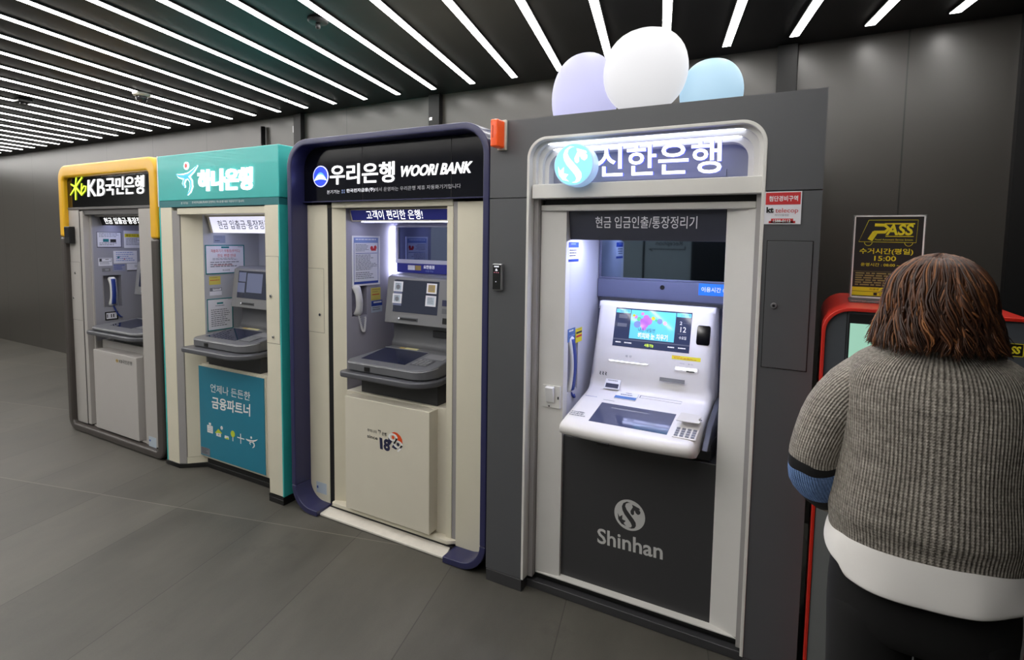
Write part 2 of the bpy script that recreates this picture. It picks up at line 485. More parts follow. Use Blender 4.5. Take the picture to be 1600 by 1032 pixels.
def floor_material():
    m = mat('floor_tiles', (84, 82, 77), 0.5, noise=0)
    nt = m.node_tree; b = nt.nodes['Principled BSDF']
    tc = N(m, 'ShaderNodeTexCoord')
    mp = N(m, 'ShaderNodeMapping'); mp.vector_type = 'POINT'
    # rotate so that x runs along the tiles' short side and y along their long side
    mp.inputs['Rotation'].default_value = (0, 0, -GRID)
    nt.links.new(tc.outputs['Object'], mp.inputs['Vector'])
    sp = N(m, 'ShaderNodeSeparateXYZ'); nt.links.new(mp.outputs[0], sp.inputs[0])
    def mth(op, a, bv=None, c=None):
        n = N(m, 'ShaderNodeMath'); n.operation = op
        for i, q in enumerate((a, bv, c)):
            if q is None: continue
            if isinstance(q, (int, float)): n.inputs[i].default_value = q
            else: nt.links.new(q, n.inputs[i])
        return n.outputs[0]
    def seam(sock, off, size, w):
        q = mth('MULTIPLY', mth('ADD', sock, off), 1 / size)
        fr = mth('ABSOLUTE', mth('ADD', mth('FRACT', q), -0.5))
        return mth('GREATER_THAN', fr, 0.5 - w / size / 2), mth('FLOOR', q)
    sx, ix = seam(sp.outputs['X'], 0.37 + 63.0, 0.63, 0.005)
    sy, iy = seam(sp.outputs['Y'], -2.73 + 127.0, 1.27, 0.006)
    cb = N(m, 'ShaderNodeCombineXYZ'); nt.links.new(ix, cb.inputs[0]); nt.links.new(iy, cb.inputs[1])
    wn = N(m, 'ShaderNodeTexWhiteNoise'); wn.noise_dimensions = '3D'; nt.links.new(cb.outputs[0], wn.inputs['Vector'])
    n1 = N(m, 'ShaderNodeTexNoise'); n1.inputs['Scale'].default_value = 2.6; n1.inputs['Detail'].default_value = 7; n1.inputs['Roughness'].default_value = 0.62
    mp2 = N(m, 'ShaderNodeMapping'); mp2.inputs['Scale'].default_value = (1.6, 0.6, 1); nt.links.new(mp.outputs[0], mp2.inputs[0])
    nt.links.new(mp2.outputs[0], n1.inputs['Vector'])
    n2 = N(m, 'ShaderNodeTexNoise'); n2.inputs['Scale'].default_value = 160; n2.inputs['Detail'].default_value = 2
    nt.links.new(tc.outputs['Object'], n2.inputs['Vector'])
    v = mth('ADD', mth('MULTIPLY', n1.outputs['Fac'], 0.75), mth('MULTIPLY', wn.outputs['Value'], 0.18))
    v = mth('ADD', v, mth('MULTIPLY', n2.outputs['Fac'], 0.12))
    cr = N(m, 'ShaderNodeValToRGB')
    cr.color_ramp.elements[0].position = 0.25; cr.color_ramp.elements[0].color = rgb(60, 58, 53)
    cr.color_ramp.elements[1].position = 0.85; cr.color_ramp.elements[1].color = rgb(96, 93, 86)
    nt.links.new(v, cr.inputs[0])
    # dark scuffs
    n3 = N(m, 'ShaderNodeTexNoise'); n3.inputs['Scale'].default_value = 1.7; n3.inputs['Detail'].default_value = 9; n3.inputs['Roughness'].default_value = 0.7
    nt.links.new(tc.outputs['Object'], n3.inputs['Vector'])
    r3 = N(m, 'ShaderNodeMapRange'); r3.inputs['From Min'].default_value = 0.60; r3.inputs['From Max'].default_value = 0.74; r3.inputs['To Max'].default_value = 0.45
    nt.links.new(n3.outputs['Fac'], r3.inputs['Value'])
    md = N(m, 'ShaderNodeMix'); md.data_type = 'RGBA'; nt.links.new(r3.outputs[0], md.inputs[0]); nt.links.new(cr.outputs[0], md.inputs[6]); md.inputs[7].default_value = rgb(44, 42, 40)
    # long joints dark, cross joints pale
    m1 = N(m, 'ShaderNodeMix'); m1.data_type = 'RGBA'; nt.links.new(mth('MULTIPLY', sx, 0.7), m1.inputs[0]); nt.links.new(md.outputs[2], m1.inputs[6]); m1.inputs[7].default_value = rgb(46, 44, 42)
    m2 = N(m, 'ShaderNodeMix'); m2.data_type = 'RGBA'; nt.links.new(mth('MULTIPLY', sy, 0.6), m2.inputs[0]); nt.links.new(m1.outputs[2], m2.inputs[6]); m2.inputs[7].default_value = rgb(128, 124, 114)
    nt.links.new(m2.outputs[2], b.inputs['Base Color'])
    rr_ = N(m, 'ShaderNodeMapRange'); rr_.inputs['To Min'].default_value = 0.42; rr_.inputs['To Max'].default_value = 0.62
    nt.links.new(n1.outputs['Fac'], rr_.inputs['Value']); nt.links.new(rr_.outputs[0], b.inputs['Roughness'])
    bp = N(m, 'ShaderNodeBump'); bp.inputs['Strength'].default_value = 0.15; bp.inputs['Distance'].default_value = 0.002
    nt.links.new(n2.outputs['Fac'], bp.inputs['Height']); nt.links.new(bp.outputs['Normal'], b.inputs['Normal'])
    return m

def struct(name, mb, m, **k):
    return tag(mb.build(name, m, **k), kind='structure')

XL, XR, YB = -16.0, 1.6, -1.6
struct('floor', MB().box(XL, XR, YB, WALL_Y + 0.1, -0.1, 0.0), floor_material())
struct('ceiling', MB().box(XL, XR, YB, WALL_Y + 0.1, CEIL, CEIL + 0.1), M['ceiling'])
struct('wall_back', MB().box(XL, XR, WALL_Y, WALL_Y + 0.1, 0, CEIL), wall_panel_material())
struct('wall_left', MB().box(XL - 0.1, XL, YB, WALL_Y, 0, CEIL), mat('wall_plain', (215, 212, 205), 0.5))
struct('wall_right', MB().box(XR, XR + 0.1, YB, WALL_Y, 0, CEIL), mat('wall_dark', (40, 39, 38), 0.5))
struct('wall_front', MB().box(XL, XR, YB - 0.1, YB, 0, CEIL), mat('wall_pale', (168, 172, 170), 0.5))
mb = MB().box(-1.38, XR, YB, YB + 0.04, 0, CEIL)
struct('trim_1', mb, mat('opposite_dark', (22, 22, 24), 0.5))
struct('trim_2', MB().box(-2.01, -1.985, YB, YB + 0.01, 0, CEIL), M['ink'])
struct('trim_3', MB().box(0.862, 1.02, WALL_Y - 0.06, WALL_Y + 0.001, 0, CEIL), M['duct'])
# direction sign on the opposite wall (seen mirrored in the dark glass)
sg = MB(); sfr = Fr((-1.50, YB + 0.004, 1.665), (-0.34, 0, 0), (0, 0, 0.075), (0, 1, 0))
letters(sg, 'Reception', sfr, 0, 1, 0, 1)
rect(sg, sfr, -0.12, 1.25, -0.52, -0.40); rect(sg, sfr, -0.12, -0.09, -0.5, 0.1)
stroke(sg, sfr, [(1.25, -0.48), (1.12, -0.8)], 0.12, asp=4)
tag(sg.build('direction_sign', M['ink'], recalc=False), 'black wall lettering with an arrow, seen mirrored in the dark glass', 'sign')

# ------------------------------------------------------------------ ceiling strip lights
STEP = 0.3607
ORD = ['first', 'second', 'third', 'fourth', 'fifth', 'sixth', 'seventh', 'eighth', 'ninth', 'tenth', 'eleventh', 'twelfth', 'thirteenth', 'fourteenth', 'fifteenth',
       'sixteenth', 'seventeenth', 'eighteenth', 'nineteenth', 'twentieth', 'twenty-first', 'twenty-second', 'twenty-third', 'twenty-fourth', 'twenty-fifth', 'twenty-sixth',
       'twenty-seventh', 'twenty-eighth', 'twenty-ninth', 'thirtieth', 'thirty-first', 'thirty-second', 'thirty-third', 'thirty-fourth', 'thirty-fifth', 'thirty-sixth', 'thirty-seventh', 'thirty-eighth', 'thirty-ninth', 'fortieth']
def strip_meshes(L=4.9):
    dx, dy = math.sin(GRID), -math.cos(GRID)
    h = 0.0225
    def sk(w, l0, l1, z0, z1):
        a = [(-w, -l0 * 0), (w, 0)]
        p = [(-w + dx * l0, dy * l0), (w + dx * l0, dy * l0), (w + dx * l1, dy * l1), (-w + dx * l1, dy * l1)]
        return MB().prism_z(p, z0, z1)
    return sk(h + 0.006, -0.006, L + 0.006, -0.010, -0.001), sk(h, 0, L, -0.013, -0.0095)
house_mb, diff_mb = strip_meshes()
first = None
short = strip_meshes(1.9)
short_d = None
for i in range(8, -32, -1):
    x = -2.328 + STEP * i
    lab = 'white linear ceiling strip light, %s of the row counted from the grey kiosk end' % ORD[8 - i]
    if first is None:
        h0 = house_mb.build('strip_light', M['strip_frame'])
        d0 = diff_mb.build('diffuser', M['strip']); d0.parent = h0
        first = h0; o = h0
    else:
        o = first.copy(); COL.objects.link(o)
        for c in list(first.children):
            q = c.copy(); COL.objects.link(q); q.parent = o
    if i >= 5:          # near-end strips cut short to darken the wall there; their true length is unseen
        if short_d is None:
            a_, b_ = short[0].build('strip_light', M['strip_frame']), short[1].build('diffuser', M['strip'])
            short_d = (a_.data, b_.data)
            bpy.data.objects.remove(a_); bpy.data.objects.remove(b_)
        if i == 8:
            long_d = (o.data, o.children[0].data)
        o.data = short_d[0]; o.children[0].data = short_d[1]
    elif i == 4:
        o.data = long_d[0]; o.children[0].data = long_d[1]
    if i == 4: first = o
    o.location = (x, 3.575, CEIL)
    tag(o, lab, 'ceiling light', 'linear strip lights on the black ceiling')

# dome camera, dark box sensor, smoke detector
c = thing('dome_camera', (-4.96, 2.60, CEIL), 'white ring dome security camera on the black ceiling above the yellow kiosk', 'camera')
MB().loft([[(-4.96 + r * math.cos(a), 2.60 + r * math.sin(a), z) for a in [2 * math.pi * q / 28 for q in range(28)]] for r, z in ((0.062, 2.896), (0.066, 2.888), (0.060, 2.872), (0.044, 2.868))]).build('base', mat('camera_white', (190, 188, 182), 0.4), c, smooth=True)
MB().loft([[(-4.96 + r * math.cos(a), 2.60 + r * math.sin(a), z) for a in [2 * math.pi * q / 28 for q in range(28)]] for r, z in ((0.043, 2.872), (0.043, 2.855), (0.036, 2.836), (0.020, 2.822), (0.004, 2.818))]).build('dome', M['smoke'], c, smooth=True)
MB().disc((-4.93, 2.565, 2.881), (0.6, -0.75, 0), (0, 0, 1), 0.006, 0.012).build('led', M['inkred'], c)
c = thing('box_sensor', (-6.22, 2.27, CEIL), 'small dark box sensor hanging from the ceiling strips, far end', 'sensor')
MB().box(-6.275, -6.165, 2.22, 2.32, 2.875, 2.909).build('housing', M['black'], c, bevel=0.006)
MB().disc((-6.22, 2.27, 2.876), (0, 0, -1), (1, 0, 0), 0.03, 0.012).build('lens', M['smoke'], c)
c = thing('smoke_detector', (-2.43, 2.19, CEIL), 'black smoke detector on the dark ceiling between strip lights above the teal kiosk', 'smoke detector')
MB().loft([[(-2.43 + r * math.cos(a), 2.19 + r * math.sin(a), z) for a in [2 * math.pi * q / 24 for q in range(24)]] for r, z in ((0.055, 2.909), (0.055, 2.897), (0.045, 2.887))]).build('base', mat('detector_dark', (48, 50, 52), 0.5), c, smooth=True)
MB().loft([[(-2.43 + r * math.cos(a), 2.19 + r * math.sin(a), z) for a in [2 * math.pi * q / 16 for q in range(16)]] for r, z in ((0.013, 2.887), (0.013, 2.862), (0.008, 2.855))]).build('sensor_tip', MATS['detector_dark'], c, smooth=True)

# cable ducts behind the kiosks
for x, w, lab in ((-4.43, 0.05, 'black cable duct up the wall behind the navy kiosk, beside the teal one'),
                  (-2.80, 0.055, 'black cable duct with two bright clips up the wall behind the navy kiosk'),
                  (-0.20, 0.055, 'black cable duct up the dark wall behind the grey kiosk')):
    t = thing('cable_duct', (x, WALL_Y, 0), lab, 'cable duct')
    MB().box(x - w, x + w, WALL_Y - 0.05, WALL_Y - 0.001, 0.0, CEIL - 0.002).build('channel', M['duct'], t, bevel=0.004)
    if x == -2.80:
        for z in (2.53, 2.71):
            MB().box(x - 0.04, x - 0.012, WALL_Y - 0.056, WALL_Y - 0.05, z - 0.012, z + 0.012).build('clip', M['chrome'], t)
    if x == -4.43:
        MB().box(x - 0.085, x - w, WALL_Y - 0.03, WALL_Y - 0.002, 2.74, 2.80).build('clip', M['steel'], t)
t = MB().tube([(-4.95, WALL_Y - 0.03, 0.0), (-4.95, WALL_Y - 0.03, 2.83)], 0.022, 12).build('antenna_pole', M['black'], smooth=True)
tag(t, 'thin dark pole standing against the wall behind the teal kiosk', 'pole')

# ------------------------------------------------------------------ shared pieces
def wall_x(mb, x, y0, y1, z0, z1, hole=None, depth=0.05, back=0.02):
    """niche side wall facing +x, optionally with a recessed pocket (ya, yb, za, zb)"""
    if not hole:
        return mb.box(x - back, x, y0, y1, z0, z1)
    ya, yb, za, zb = hole
    xb = x - back - depth
    mb.box(x - back, x, y0, ya, z0, z1); mb.box(x - back, x, yb, y1, z0, z1)
    mb.box(x - back, x, ya, yb, z0, za); mb.box(x - back, x, ya, yb, zb, z1)
    mb.box(xb - 0.004, xb, ya - 0.006, yb + 0.006, za - 0.006, zb + 0.006)
    mb.box(xb, x - back, ya - 0.006, ya, za - 0.006, zb + 0.006); mb.box(xb, x - back, yb, yb + 0.006, za - 0.006, zb + 0.006)
    mb.box(xb, x - back, ya, yb, za - 0.006, za); mb.box(xb, x - back, ya, yb, zb, zb + 0.006)
    return mb

def handset(x, y, z0, z1, body, label, grip=None, cord_to=None, cord_mat=None, wy=0.026, lean=0.0):
    """telephone handset hanging upright in a wall pocket; curved bar with two end pads"""
    t = thing('phone_handset', (x, y, z0), label, 'telephone')
    h = z1 - z0; rings = []
    for j in range(17):
        s = j / 16
        bul = max(0.0, abs(s - 0.5) * 2 - 0.45) / 0.55
        bow = 0.020 * (1 - (2 * s - 1) ** 2)
        w = wy * (0.80 + 0.20 * bul) * (1.0 if 0 < j < 16 else 0.6)
        d = (0.013 + 0.012 * bul) * (1.0 if 0 < j < 16 else 0.6)
        rings.append([V((x + bow - 0.008 * bul + d * math.cos(a), y + lean * s + w * math.sin(a), z0 + h * s)) for a in [2 * math.pi * q / 16 for q in range(16)]])
    MB().loft(rings).build('receiver', body, t, smooth=True)
    if grip:
        rg = []
        for j in range(13):
            s = 0.06 + 0.88 * j / 12
            bow = 0.020 * (1 - (2 * s - 1) ** 2); bul = max(0.0, abs(s - 0.5) * 2 - 0.45) / 0.55
            xx = x + bow - 0.008 * bul + 0.013 + 0.012 * bul
            rg.append([V((xx - 0.006 + 0.009 * math.cos(a), y + lean * s + wy * 0.55 * math.sin(a), z0 + h * s)) for a in [2 * math.pi * q / 12 for q in range(12)]])
        MB().loft(rg).build('grip', grip, t, smooth=True)
    if cord_to:
        n = 220; p = []
        A = V((x + 0.005, y, z0 + 0.005)); B = V(cord_to[0]); sag = cord_to[1]
        for q in range(n + 1):
            s = q / n
            c = A.lerp(B, s) + V((0.012 * math.sin(math.pi * s), 0, -sag * math.sin(math.pi * s)))
            a = s * 2 * math.pi * 26
            p.append(c + V((0.0055 * math.cos(a), 0.0055 * math.sin(a), 0.0)))
        MB().tube(p, 0.0026, 6).build('cord', cord_mat or body, t, smooth=True)
    return t

def notice(name, label, fr, items, paper=None, cat='notice', border=None, t=0.002, bw=0.03, group=None):
    """flat printed sheet: items = ('rect'|'text'|'lines'|'dot', args..., material)"""
    asp = fr.u.length / fr.v.length
    o = rect(MB(), fr, t=t).build(name, paper or M['paper'])
    tag(o, label, cat, group)
    if border:
        b = MB(); ba = bw / asp
        for a0, a1, b0, b1 in ((0, ba, 0, 1), (1 - ba, 1, 0, 1), (ba, 1 - ba, 0, bw), (ba, 1 - ba, 1 - bw, 1)):
            rect(b, fr, a0, a1, b0, b1, d=t, t=0.0015)
        b.build('border', border, o)
    printed(o, fr, items, t)
    return o

def printed(parent, fr, items, d0=0.002, name='print'):
    by = {}
    for q, it in enumerate(items):
        by.setdefault((it[-1].name, q if it[0] != 'lines' else 'x'), (it[-1], []))[1].append(it)
    asp = fr.u.length / fr.v.length
    lv = 0
    for k, (m, its) in by.items():
        mb = MB()
        for it in its:
            kind = it[0]; dd = d0 + 0.0004
            if kind == 'rect': rect(mb, fr, *it[1:5], d=dd, t=0.0003)
            elif kind == 'text':
                letters(mb, it[1], fr, *it[2:6], d=dd + 0.0008, bold=it[6] if len(it) > 7 else 0.0)
            elif kind == 'lines': lines(mb, fr, *it[1:5], it[5], d=dd + 0.0006)
            elif kind == 'dot': dot(mb, fr, it[1], it[2], it[3], d=dd + 0.0002, asp=asp, t=0.0003)
            elif kind == 'rect2': rect(mb, fr, *it[1:5], d=dd + 0.0004, t=0.0003)
        mb.build(name, m, parent, recalc=False)

def lock(parent, px, y, r=0.009, m=None):
    p = at(px[0], px[1], y)
    mb = MB().disc(p, (0, -1, 0), (1, 0, 0), r, 0.006, 20)
    o = mb.build('lock', m or M['chrome'], parent, bevel=0.0015)
    MB().disc(p + V((0, -0.006, 0)), (0, -1, 0), (1, 0, 0), r * 0.45, 0.001, 14).build('keyway', M['black'], o)
    return o

def rounded_slab_z(mb, outline, z0, z1):
    return mb.prism_z(outline, z0, z1)

def tray_outline(cx, dy, xl_f, xl_b, xr_f, xr_b, yf, yb, r, bulge=0.0, rl=None):
    """plan outline of a shelf: straight back, tapering sides, rounded front corners"""
    pts = [(cx + xl_b, yb + dy)]
    k = 8; rl = rl or r
    for q in range(k + 1):
        a = math.pi / 2 * q / k
        pts.append((cx + xl_f + rl - rl * math.cos(a), yf + dy + rl - rl * math.sin(a)))
    if bulge:
        for q in range(1, 8):
            s = q / 8
            pts.append((cx + xl_f + r + (xr_f - r - xl_f - r) * s, yf + dy - bulge * math.sin(math.pi * s)))
    for q in range(k + 1):
        a = math.pi / 2 * q / k
        pts.append((cx + xr_f - r + r * math.sin(a), yf + dy + r - r * math.cos(a)))
    pts.append((cx + xr_b, yb + dy))
    return pts

def grey_machine(root, cx, dy, windows, sticker, bump=(0.325, 2.315, 0.905, 0.94), tray=(-0.302, -0.225, 0.302, 0.29, 2.352, 0.998)):
    """grey cash machine: pedestal, bumper, sloping tray with screen and keypad, recess, tilted display panel"""
    def X(a): return cx + a
    def Y_(a): return a + dy
    MB().box(X(-0.275), X(0.30), Y_(2.46), Y_(2.80), 0.786, 0.95).build('pedestal', M['atmdark'], root, bevel=0.004)
    MB().prism_z(tray_outline(cx, dy, -bump[0], -bump[0] + 0.03, bump[0], bump[0] - 0.03, bump[1], 2.66, 0.15, rl=0.035), bump[2], bump[3]).build('bumper', M['atmgrey2'], root, bevel=0.010, seg=3)
    # tray body: sloping top
    o2 = tray_outline(cx, dy, tray[0], tray[1], tray[2], tray[3], tray[4], 2.684, 0.11, rl=0.045)
    def zt(y): return tray[5] + (y - dy - 2.352) * 0.14
    mb = MB(); k = len(o2)
    mb.add([(x, y, bump[3] + 0.004) for x, y in o2] + [(x, y, zt(y)) for x, y in o2], [list(range(k))[::-1], list(range(k, 2 * k))] + [(i, (i + 1) % k, k + (i + 1) % k, k + i) for i in range(k)])
    tr = mb.build('tray', M['atmgrey'], root, bevel=0.008, seg=3)
    # thin pale rim on the tray edge
    rim = [(x, y, zt(y) - 0.009) for x, y in o2]
    MB().tube(rim[1:-1], 0.0022, 6).build('rim', M['silver'], tr, smooth=True)
    if bump[3] < tray[5] - 0.04:
        MB().slab([(X(-0.145), Y_(2.352), 0.953), (X(-0.105), Y_(2.352), 0.953), (X(-0.105), Y_(2.352), 0.978), (X(-0.145), Y_(2.352), 0.978)], (0, -1, 0), 0.004).build('sensor', M['black'], tr)
    n = V((0, -0.14, 1)).normalized()
    v = V((0, 1, 0.14))
    def f(x0, x1, y0, y1, d=0.0): return Fr(V((X(x0), Y_(y0), zt(Y_(y0)))) + n * d, (x1 - x0, 0, 0), v * (y1 - y0), n)
    a = f(-0.226, 0.094, 2.42, 2.628)
    sc = rect(MB(), a, -0.02, 1.02, -0.02, 1.02, t=0.001).build('touch_screen', M['screendark'], root)
    b = MB()
    rect(b, a, -0.03, 1.03, 1.02, 1.05, t=0.004)
    b.build('screen_rail', M['silver'], sc)
    kp = f(0.125, 0.235, 2.43, 2.53)
    kb = rect(MB(), kp, t=0.002).build('keypad', M['atmgrey2'], root)
    b = MB()
    for i in range(4):
        for j in range(4):
            rect(b, kp, 0.08 + i * 0.22, 0.26 + i * 0.22, 0.08 + j * 0.22, 0.24 + j * 0.22, d=0.002, t=0.003)
    b.build('keys', M['silver'], kb)
    g = f(0.13, 0.27, 2.545, 2.62)
    rect(MB(), g, t=0.0015).build('cash_tray_lid', M['atmlight'], root)
    if sticker:
        st = f(sticker[0], sticker[1], 2.636, 2.674)
        o = rect(MB(), st, 0.3, 1, 0, 1, t=0.0008).build('sticker', mat('sticker_cream', (206, 200, 150), 0.6), root)
        dd = MB(); rect(dd, st, 0, 0.28, 0.1, 0.9, t=0.0008); dd.build('sticker_print', M['inkgold'], o)
    # body with the recess above the tray
    prof = [(2.70, 0.94), (2.685, 1.048), (2.688, 1.07), (2.705, 1.10), (2.705, 1.187), (2.62, 1.20), (2.655, 1.485), (2.69, 1.50), (2.84, 1.50), (2.84, 0.94)]
    mb = MB().prism_x([(Y_(y), z) for y, z in prof], X(-0.232), X(0.295))
    mb.build('machine_body', M['atmgrey'], root, bevel=0.006)
    pn = V((0, -0.285, 0.035)).normalized(); pv = V((0, 0.035, 0.285))
    def g2(x0, x1, z0, z1, d=0.0):
        o = V((X(x0), Y_(2.62), 1.20)) + pv * ((z0 - 1.20) / 0.285)
        return Fr(o + pn * d, (x1 - x0, 0, 0), pv * ((z1 - z0) / 0.285), pn)
    pa = rect(MB(), g2(-0.226, 0.29, 1.203, 1.482), t=0.006).build('display_panel', M['atmlight'], root, bevel=0.002)
    scr = g2(-0.168, 0.172, 1.272, 1.470, 0.006)
    so = rect(MB(), scr, t=0.002).build('display', M['screen'], root)
    mb = MB()
    for w in windows: rect(mb, scr, *w, d=0.002, t=0.0005)
    mb.build('display_windows', M['screenlit'], so)
    mb = MB(); cs = g2(-0.118, 0.03, 1.222, 1.242, 0.006)
    rect(mb, cs, 0.1, 0.95, 0.25, 0.75, t=0.001)
    cso = rect(MB(), cs, t=0.003).build('card_slot', M['atmgrey2'], root)
    rect(MB(), cs, 0.08, 0.96, 0.25, 0.7, d=0.003, t=0.0008).build('slot_mouth', M['black'], cso)
    dot(MB(), cs, 0.04, 0.6, 0.3, d=0.003, asp=7).build('slot_lamp', M['let_dim'], cso)
    rp = g2(0.205, 0.275, 1.33, 1.365, 0.006)
    rect(MB(), rp, t=0.004).build('receipt_slot', M['inknavy'], root)
    rect(MB(), g2(0.205, 0.275, 1.285, 1.315, 0.006), t=0.001).build('sticker', M['atmgrey'], root)
    rect(MB(), g2(0.215, 0.25, 1.225, 1.26, 0.006), t=0.003).build('fingerprint_reader', M['black'], root)
    MB().box(X(0.09), X(0.27), Y_(2.690), Y_(2.706), 1.125, 1.165).build('receipt_mouth', M['atmdark'], root, bevel=0.003)

# ------------------------------------------------------------------ kiosk 1: navy frame, cream panels
def navy_kiosk():
    R = thing('atm_kiosk', (-2.116, 2.75, 0), 'navy-framed cream ATM kiosk with a black lit sign, beside the teal kiosk', 'ATM')
    x0, x1, zt = -2.835, -1.397, 2.304
    yp = 2.42
    # frame ring: upper arch, lower corners (open over the sill)
    o = arch(x0, x1, 0.16, zt, 0.16); i = arch(x0 + 0.036, x1 - 0.036, 0.16, zt - 0.036, 0.128)
    MB().band(o, i, 2.30, 2.46).build('frame', M['navy'], R, bevel=0.006, smooth=False)
    for s in (0, 1):
        k = 10; oo = []; ii = []
        for q in range(k + 1):
            a = math.pi / 2 * q / k
            if s == 0:
                oo.append((x0 + 0.16 - 0.16 * math.cos(a), 0.16 - 0.158 * math.sin(a))); ii.append((x0 + 0.16 - 0.124 * math.cos(a), 0.16 - 0.122 * math.sin(a)))
            else:
                oo.append((x1 - 0.16 + 0.16 * math.cos(a), 0.16 - 0.158 * math.sin(a))); ii.append((x1 - 0.16 + 0.124 * math.cos(a), 0.16 - 0.122 * math.sin(a)))
        e = -2.615 if s == 0 else -1.665
        oo.append((e, 0.002)); ii.append((e - (0.02 if s == 0 else -0.02) * 0, 0.036))
        MB().band(oo, ii, 2.30, 2.46).build('frame_corner', M['navy'], R, bevel=0.005)
    # cabinet shell behind the frame
    o = arch(x0 + 0.01, x1 - 0.01, 0.0, zt - 0.012, 0.15); i = arch(x0 + 0.03, x1 - 0.03, 0.0, zt - 0.035, 0.13)
    MB().band(o, i, 2.46, 3.25).build('cabinet_shell', M['cream'], R)
    MB().box(x0 + 0.03, x1 - 0.03, 3.0, 3.02, 0.0, zt - 0.04).build('back_panel', M['core'], R)
    # sill
    MB().slab([(-2.612, 2.325, 0.003), (-1.668, 2.325, 0.003), (-1.690, 2.41, 0.012), (-2.650, 2.41, 0.012)], (0, 0, 1), 0.012).build('sill', M['sill'], R, bevel=0.002)
    MB().box(-2.66, -1.66, 2.41, 2.60, 0.001, 0.03).build('sill_gap', M['atmdark'], R)
    # pillars
    zs = 1.925
    lp = MB().prism_y([(-2.80, 0.035), (-2.626, 0.035), (-2.626, zs), (-2.80, zs)], yp, yp + 0.5).build('pillar_panel', M['cream'], R, bevel=0.004)
    rp = MB().prism_y([(-1.664, 0.035), (-1.432, 0.035), (-1.432, zs), (-1.664, zs)], yp, yp + 0.5).build('pillar_panel', M['cream'], R, bevel=0.004)
    pf = fr_px(PY(yp), (481.5, 488), (511, 530.0))
    b = MB()
    for a0, a1, b0, b1 in ((0, 1, 0, 0.004), (0, 1, 0.996, 1), (0.78, 0.80, 0, 1)): pass
    dfr = Fr((-2.796, yp, 1.13), (0.135, 0, 0), (0, 0, 0.40), (0, -1, 0))
    rect(MB(), dfr, -0.02, 1.02, -0.007, 1.007, t=0.0006).build('door_gap', M['seam_beige'], lp)
    rect(b, dfr, t=0.0015)
    b.build('access_door', M['cream'], lp, bevel=0.001)
    lock(lp, (500.5, 492), yp - 0.0015)
    st = fr_px(PY(yp), (494.5, 752), (510.5, 774))
    so = rect(MB(), st, t=0.0008).build('sticker', M['sticker_pale'], lp)
    mm = MB(); letters(mm, '한국전자금융', st, 0.22, 0.92, 0.42, 0.62); rect(mm, st, 0.06, 0.2, 0.4, 0.62, d=0.001); mm.build('sticker_print', M['inkblue'], so)
    MB().box(-1.690, -1.664, yp + 0.004, yp + 0.3, 0.04, zs).build('jamb_strip', M['greytrim'], R)
    MB().box(-2.6255, -2.590, yp + 0.003, yp + 0.3, 0.03, zs - 0.02).build('shadow_gap', M['core'], R)  # black box fills the gap nearly flush, its colour standing in for shade
    # door surround: header beam, jambs, sill tray
    MB().box(-2.585, -1.690, yp - 0.004, yp + 0.12, 1.903, 1.938).build('header_beam', M['cream'], R, bevel=0.003)
    MB().prism_z([(-2.585, yp), (-2.50, yp + 0.03), (-2.521, yp + 0.05), (-2.585, yp + 0.05)], 0.06, 1.903).build('jamb', M['cream'], R)
    MB().prism_z([(-1.690, yp), (-1.73, yp), (-1.73, yp + 0.05), (-1.690, yp + 0.05)], 0.06, 1.903).build('jamb', M['cream'], R, bevel=0.002)
    MB().prism_z([(-2.575, yp - 0.03), (-1.70, yp - 0.03), (-1.66, yp + 0.0), (-1.69, yp + 0.10), (-2.585, yp + 0.10), (-2.585, yp - 0.02)], 0.045, 0.068).build('base_ledge', M['cream2'], R, bevel=0.004)
    # niche
    hole = (2.495, 2.625, 1.235, 1.445)
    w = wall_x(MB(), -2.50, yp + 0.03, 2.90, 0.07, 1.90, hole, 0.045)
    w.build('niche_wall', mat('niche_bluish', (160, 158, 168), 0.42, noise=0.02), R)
    MB().box(-1.73, -1.71, yp + 0.05, 2.90, 0.07, 1.90).build('niche_wall', M['cream2'], R)
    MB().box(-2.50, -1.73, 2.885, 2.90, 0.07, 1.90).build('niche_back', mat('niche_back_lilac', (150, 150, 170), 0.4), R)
    MB().box(-2.50, -1.73, yp + 0.12, 2.90, 1.895, 1.91).build('niche_top', M['cream2'], R)
    # inner sign
    sg = MB().prism_x([(2.475, 1.898), (2.495, 1.826), (2.62, 1.826), (2.62, 1.898)], -2.498, -1.732).build('inner_sign', M['cream2'], R, bevel=0.002)
    n = V((0, -0.072, -0.02)).normalized()
    fr = Fr(V((-2.486, 2.4935, 1.833)) + n * 0.001, (0.754, 0, 0), (0, -0.0165, 0.058), n)
    rect(MB(), fr, t=0.001).build('inner_sign_face', M['signblue'], sg)
    text('고객이 편리한 은행!', fr, M['let_white'], sg, a0=0.16, a1=0.72, b0=0.06, b1=0.98, d=0.002, bold=0.004)
    MB().box(-2.45, -1.75, 2.53, 2.56, 1.821, 1.826).build('under_light', M['led_soft'], sg)
    # mirror window, label strip, LED tube
    z0, z1 = 1.587, 1.80
    wn = MB()
    for a in ((-2.475, -1.73, 2.862, 2.885, z1, z1 + 0.012), (-2.475, -1.73, 2.862, 2.885, z0 - 0.028, z0), (-2.475, -2.445, 2.862, 2.885, z0, z1)): wn.box(*a)
    wo = wn.build('mirror_frame', mat('frame_pale', (200, 200, 214), 0.35), R, bevel=0.002)
    MB().box(-2.445, -1.73, 2.872, 2.884, z0, z1).build('mirror', M['glassblue'], wo)
    ls = Fr((-2.455, 2.866, 1.500), (0.725, 0, 0), (0, 0, 0.062), (0, -1, 0))
    lo = rect(MB(), ls, t=0.004).build('label_strip', M['signblue'], R)
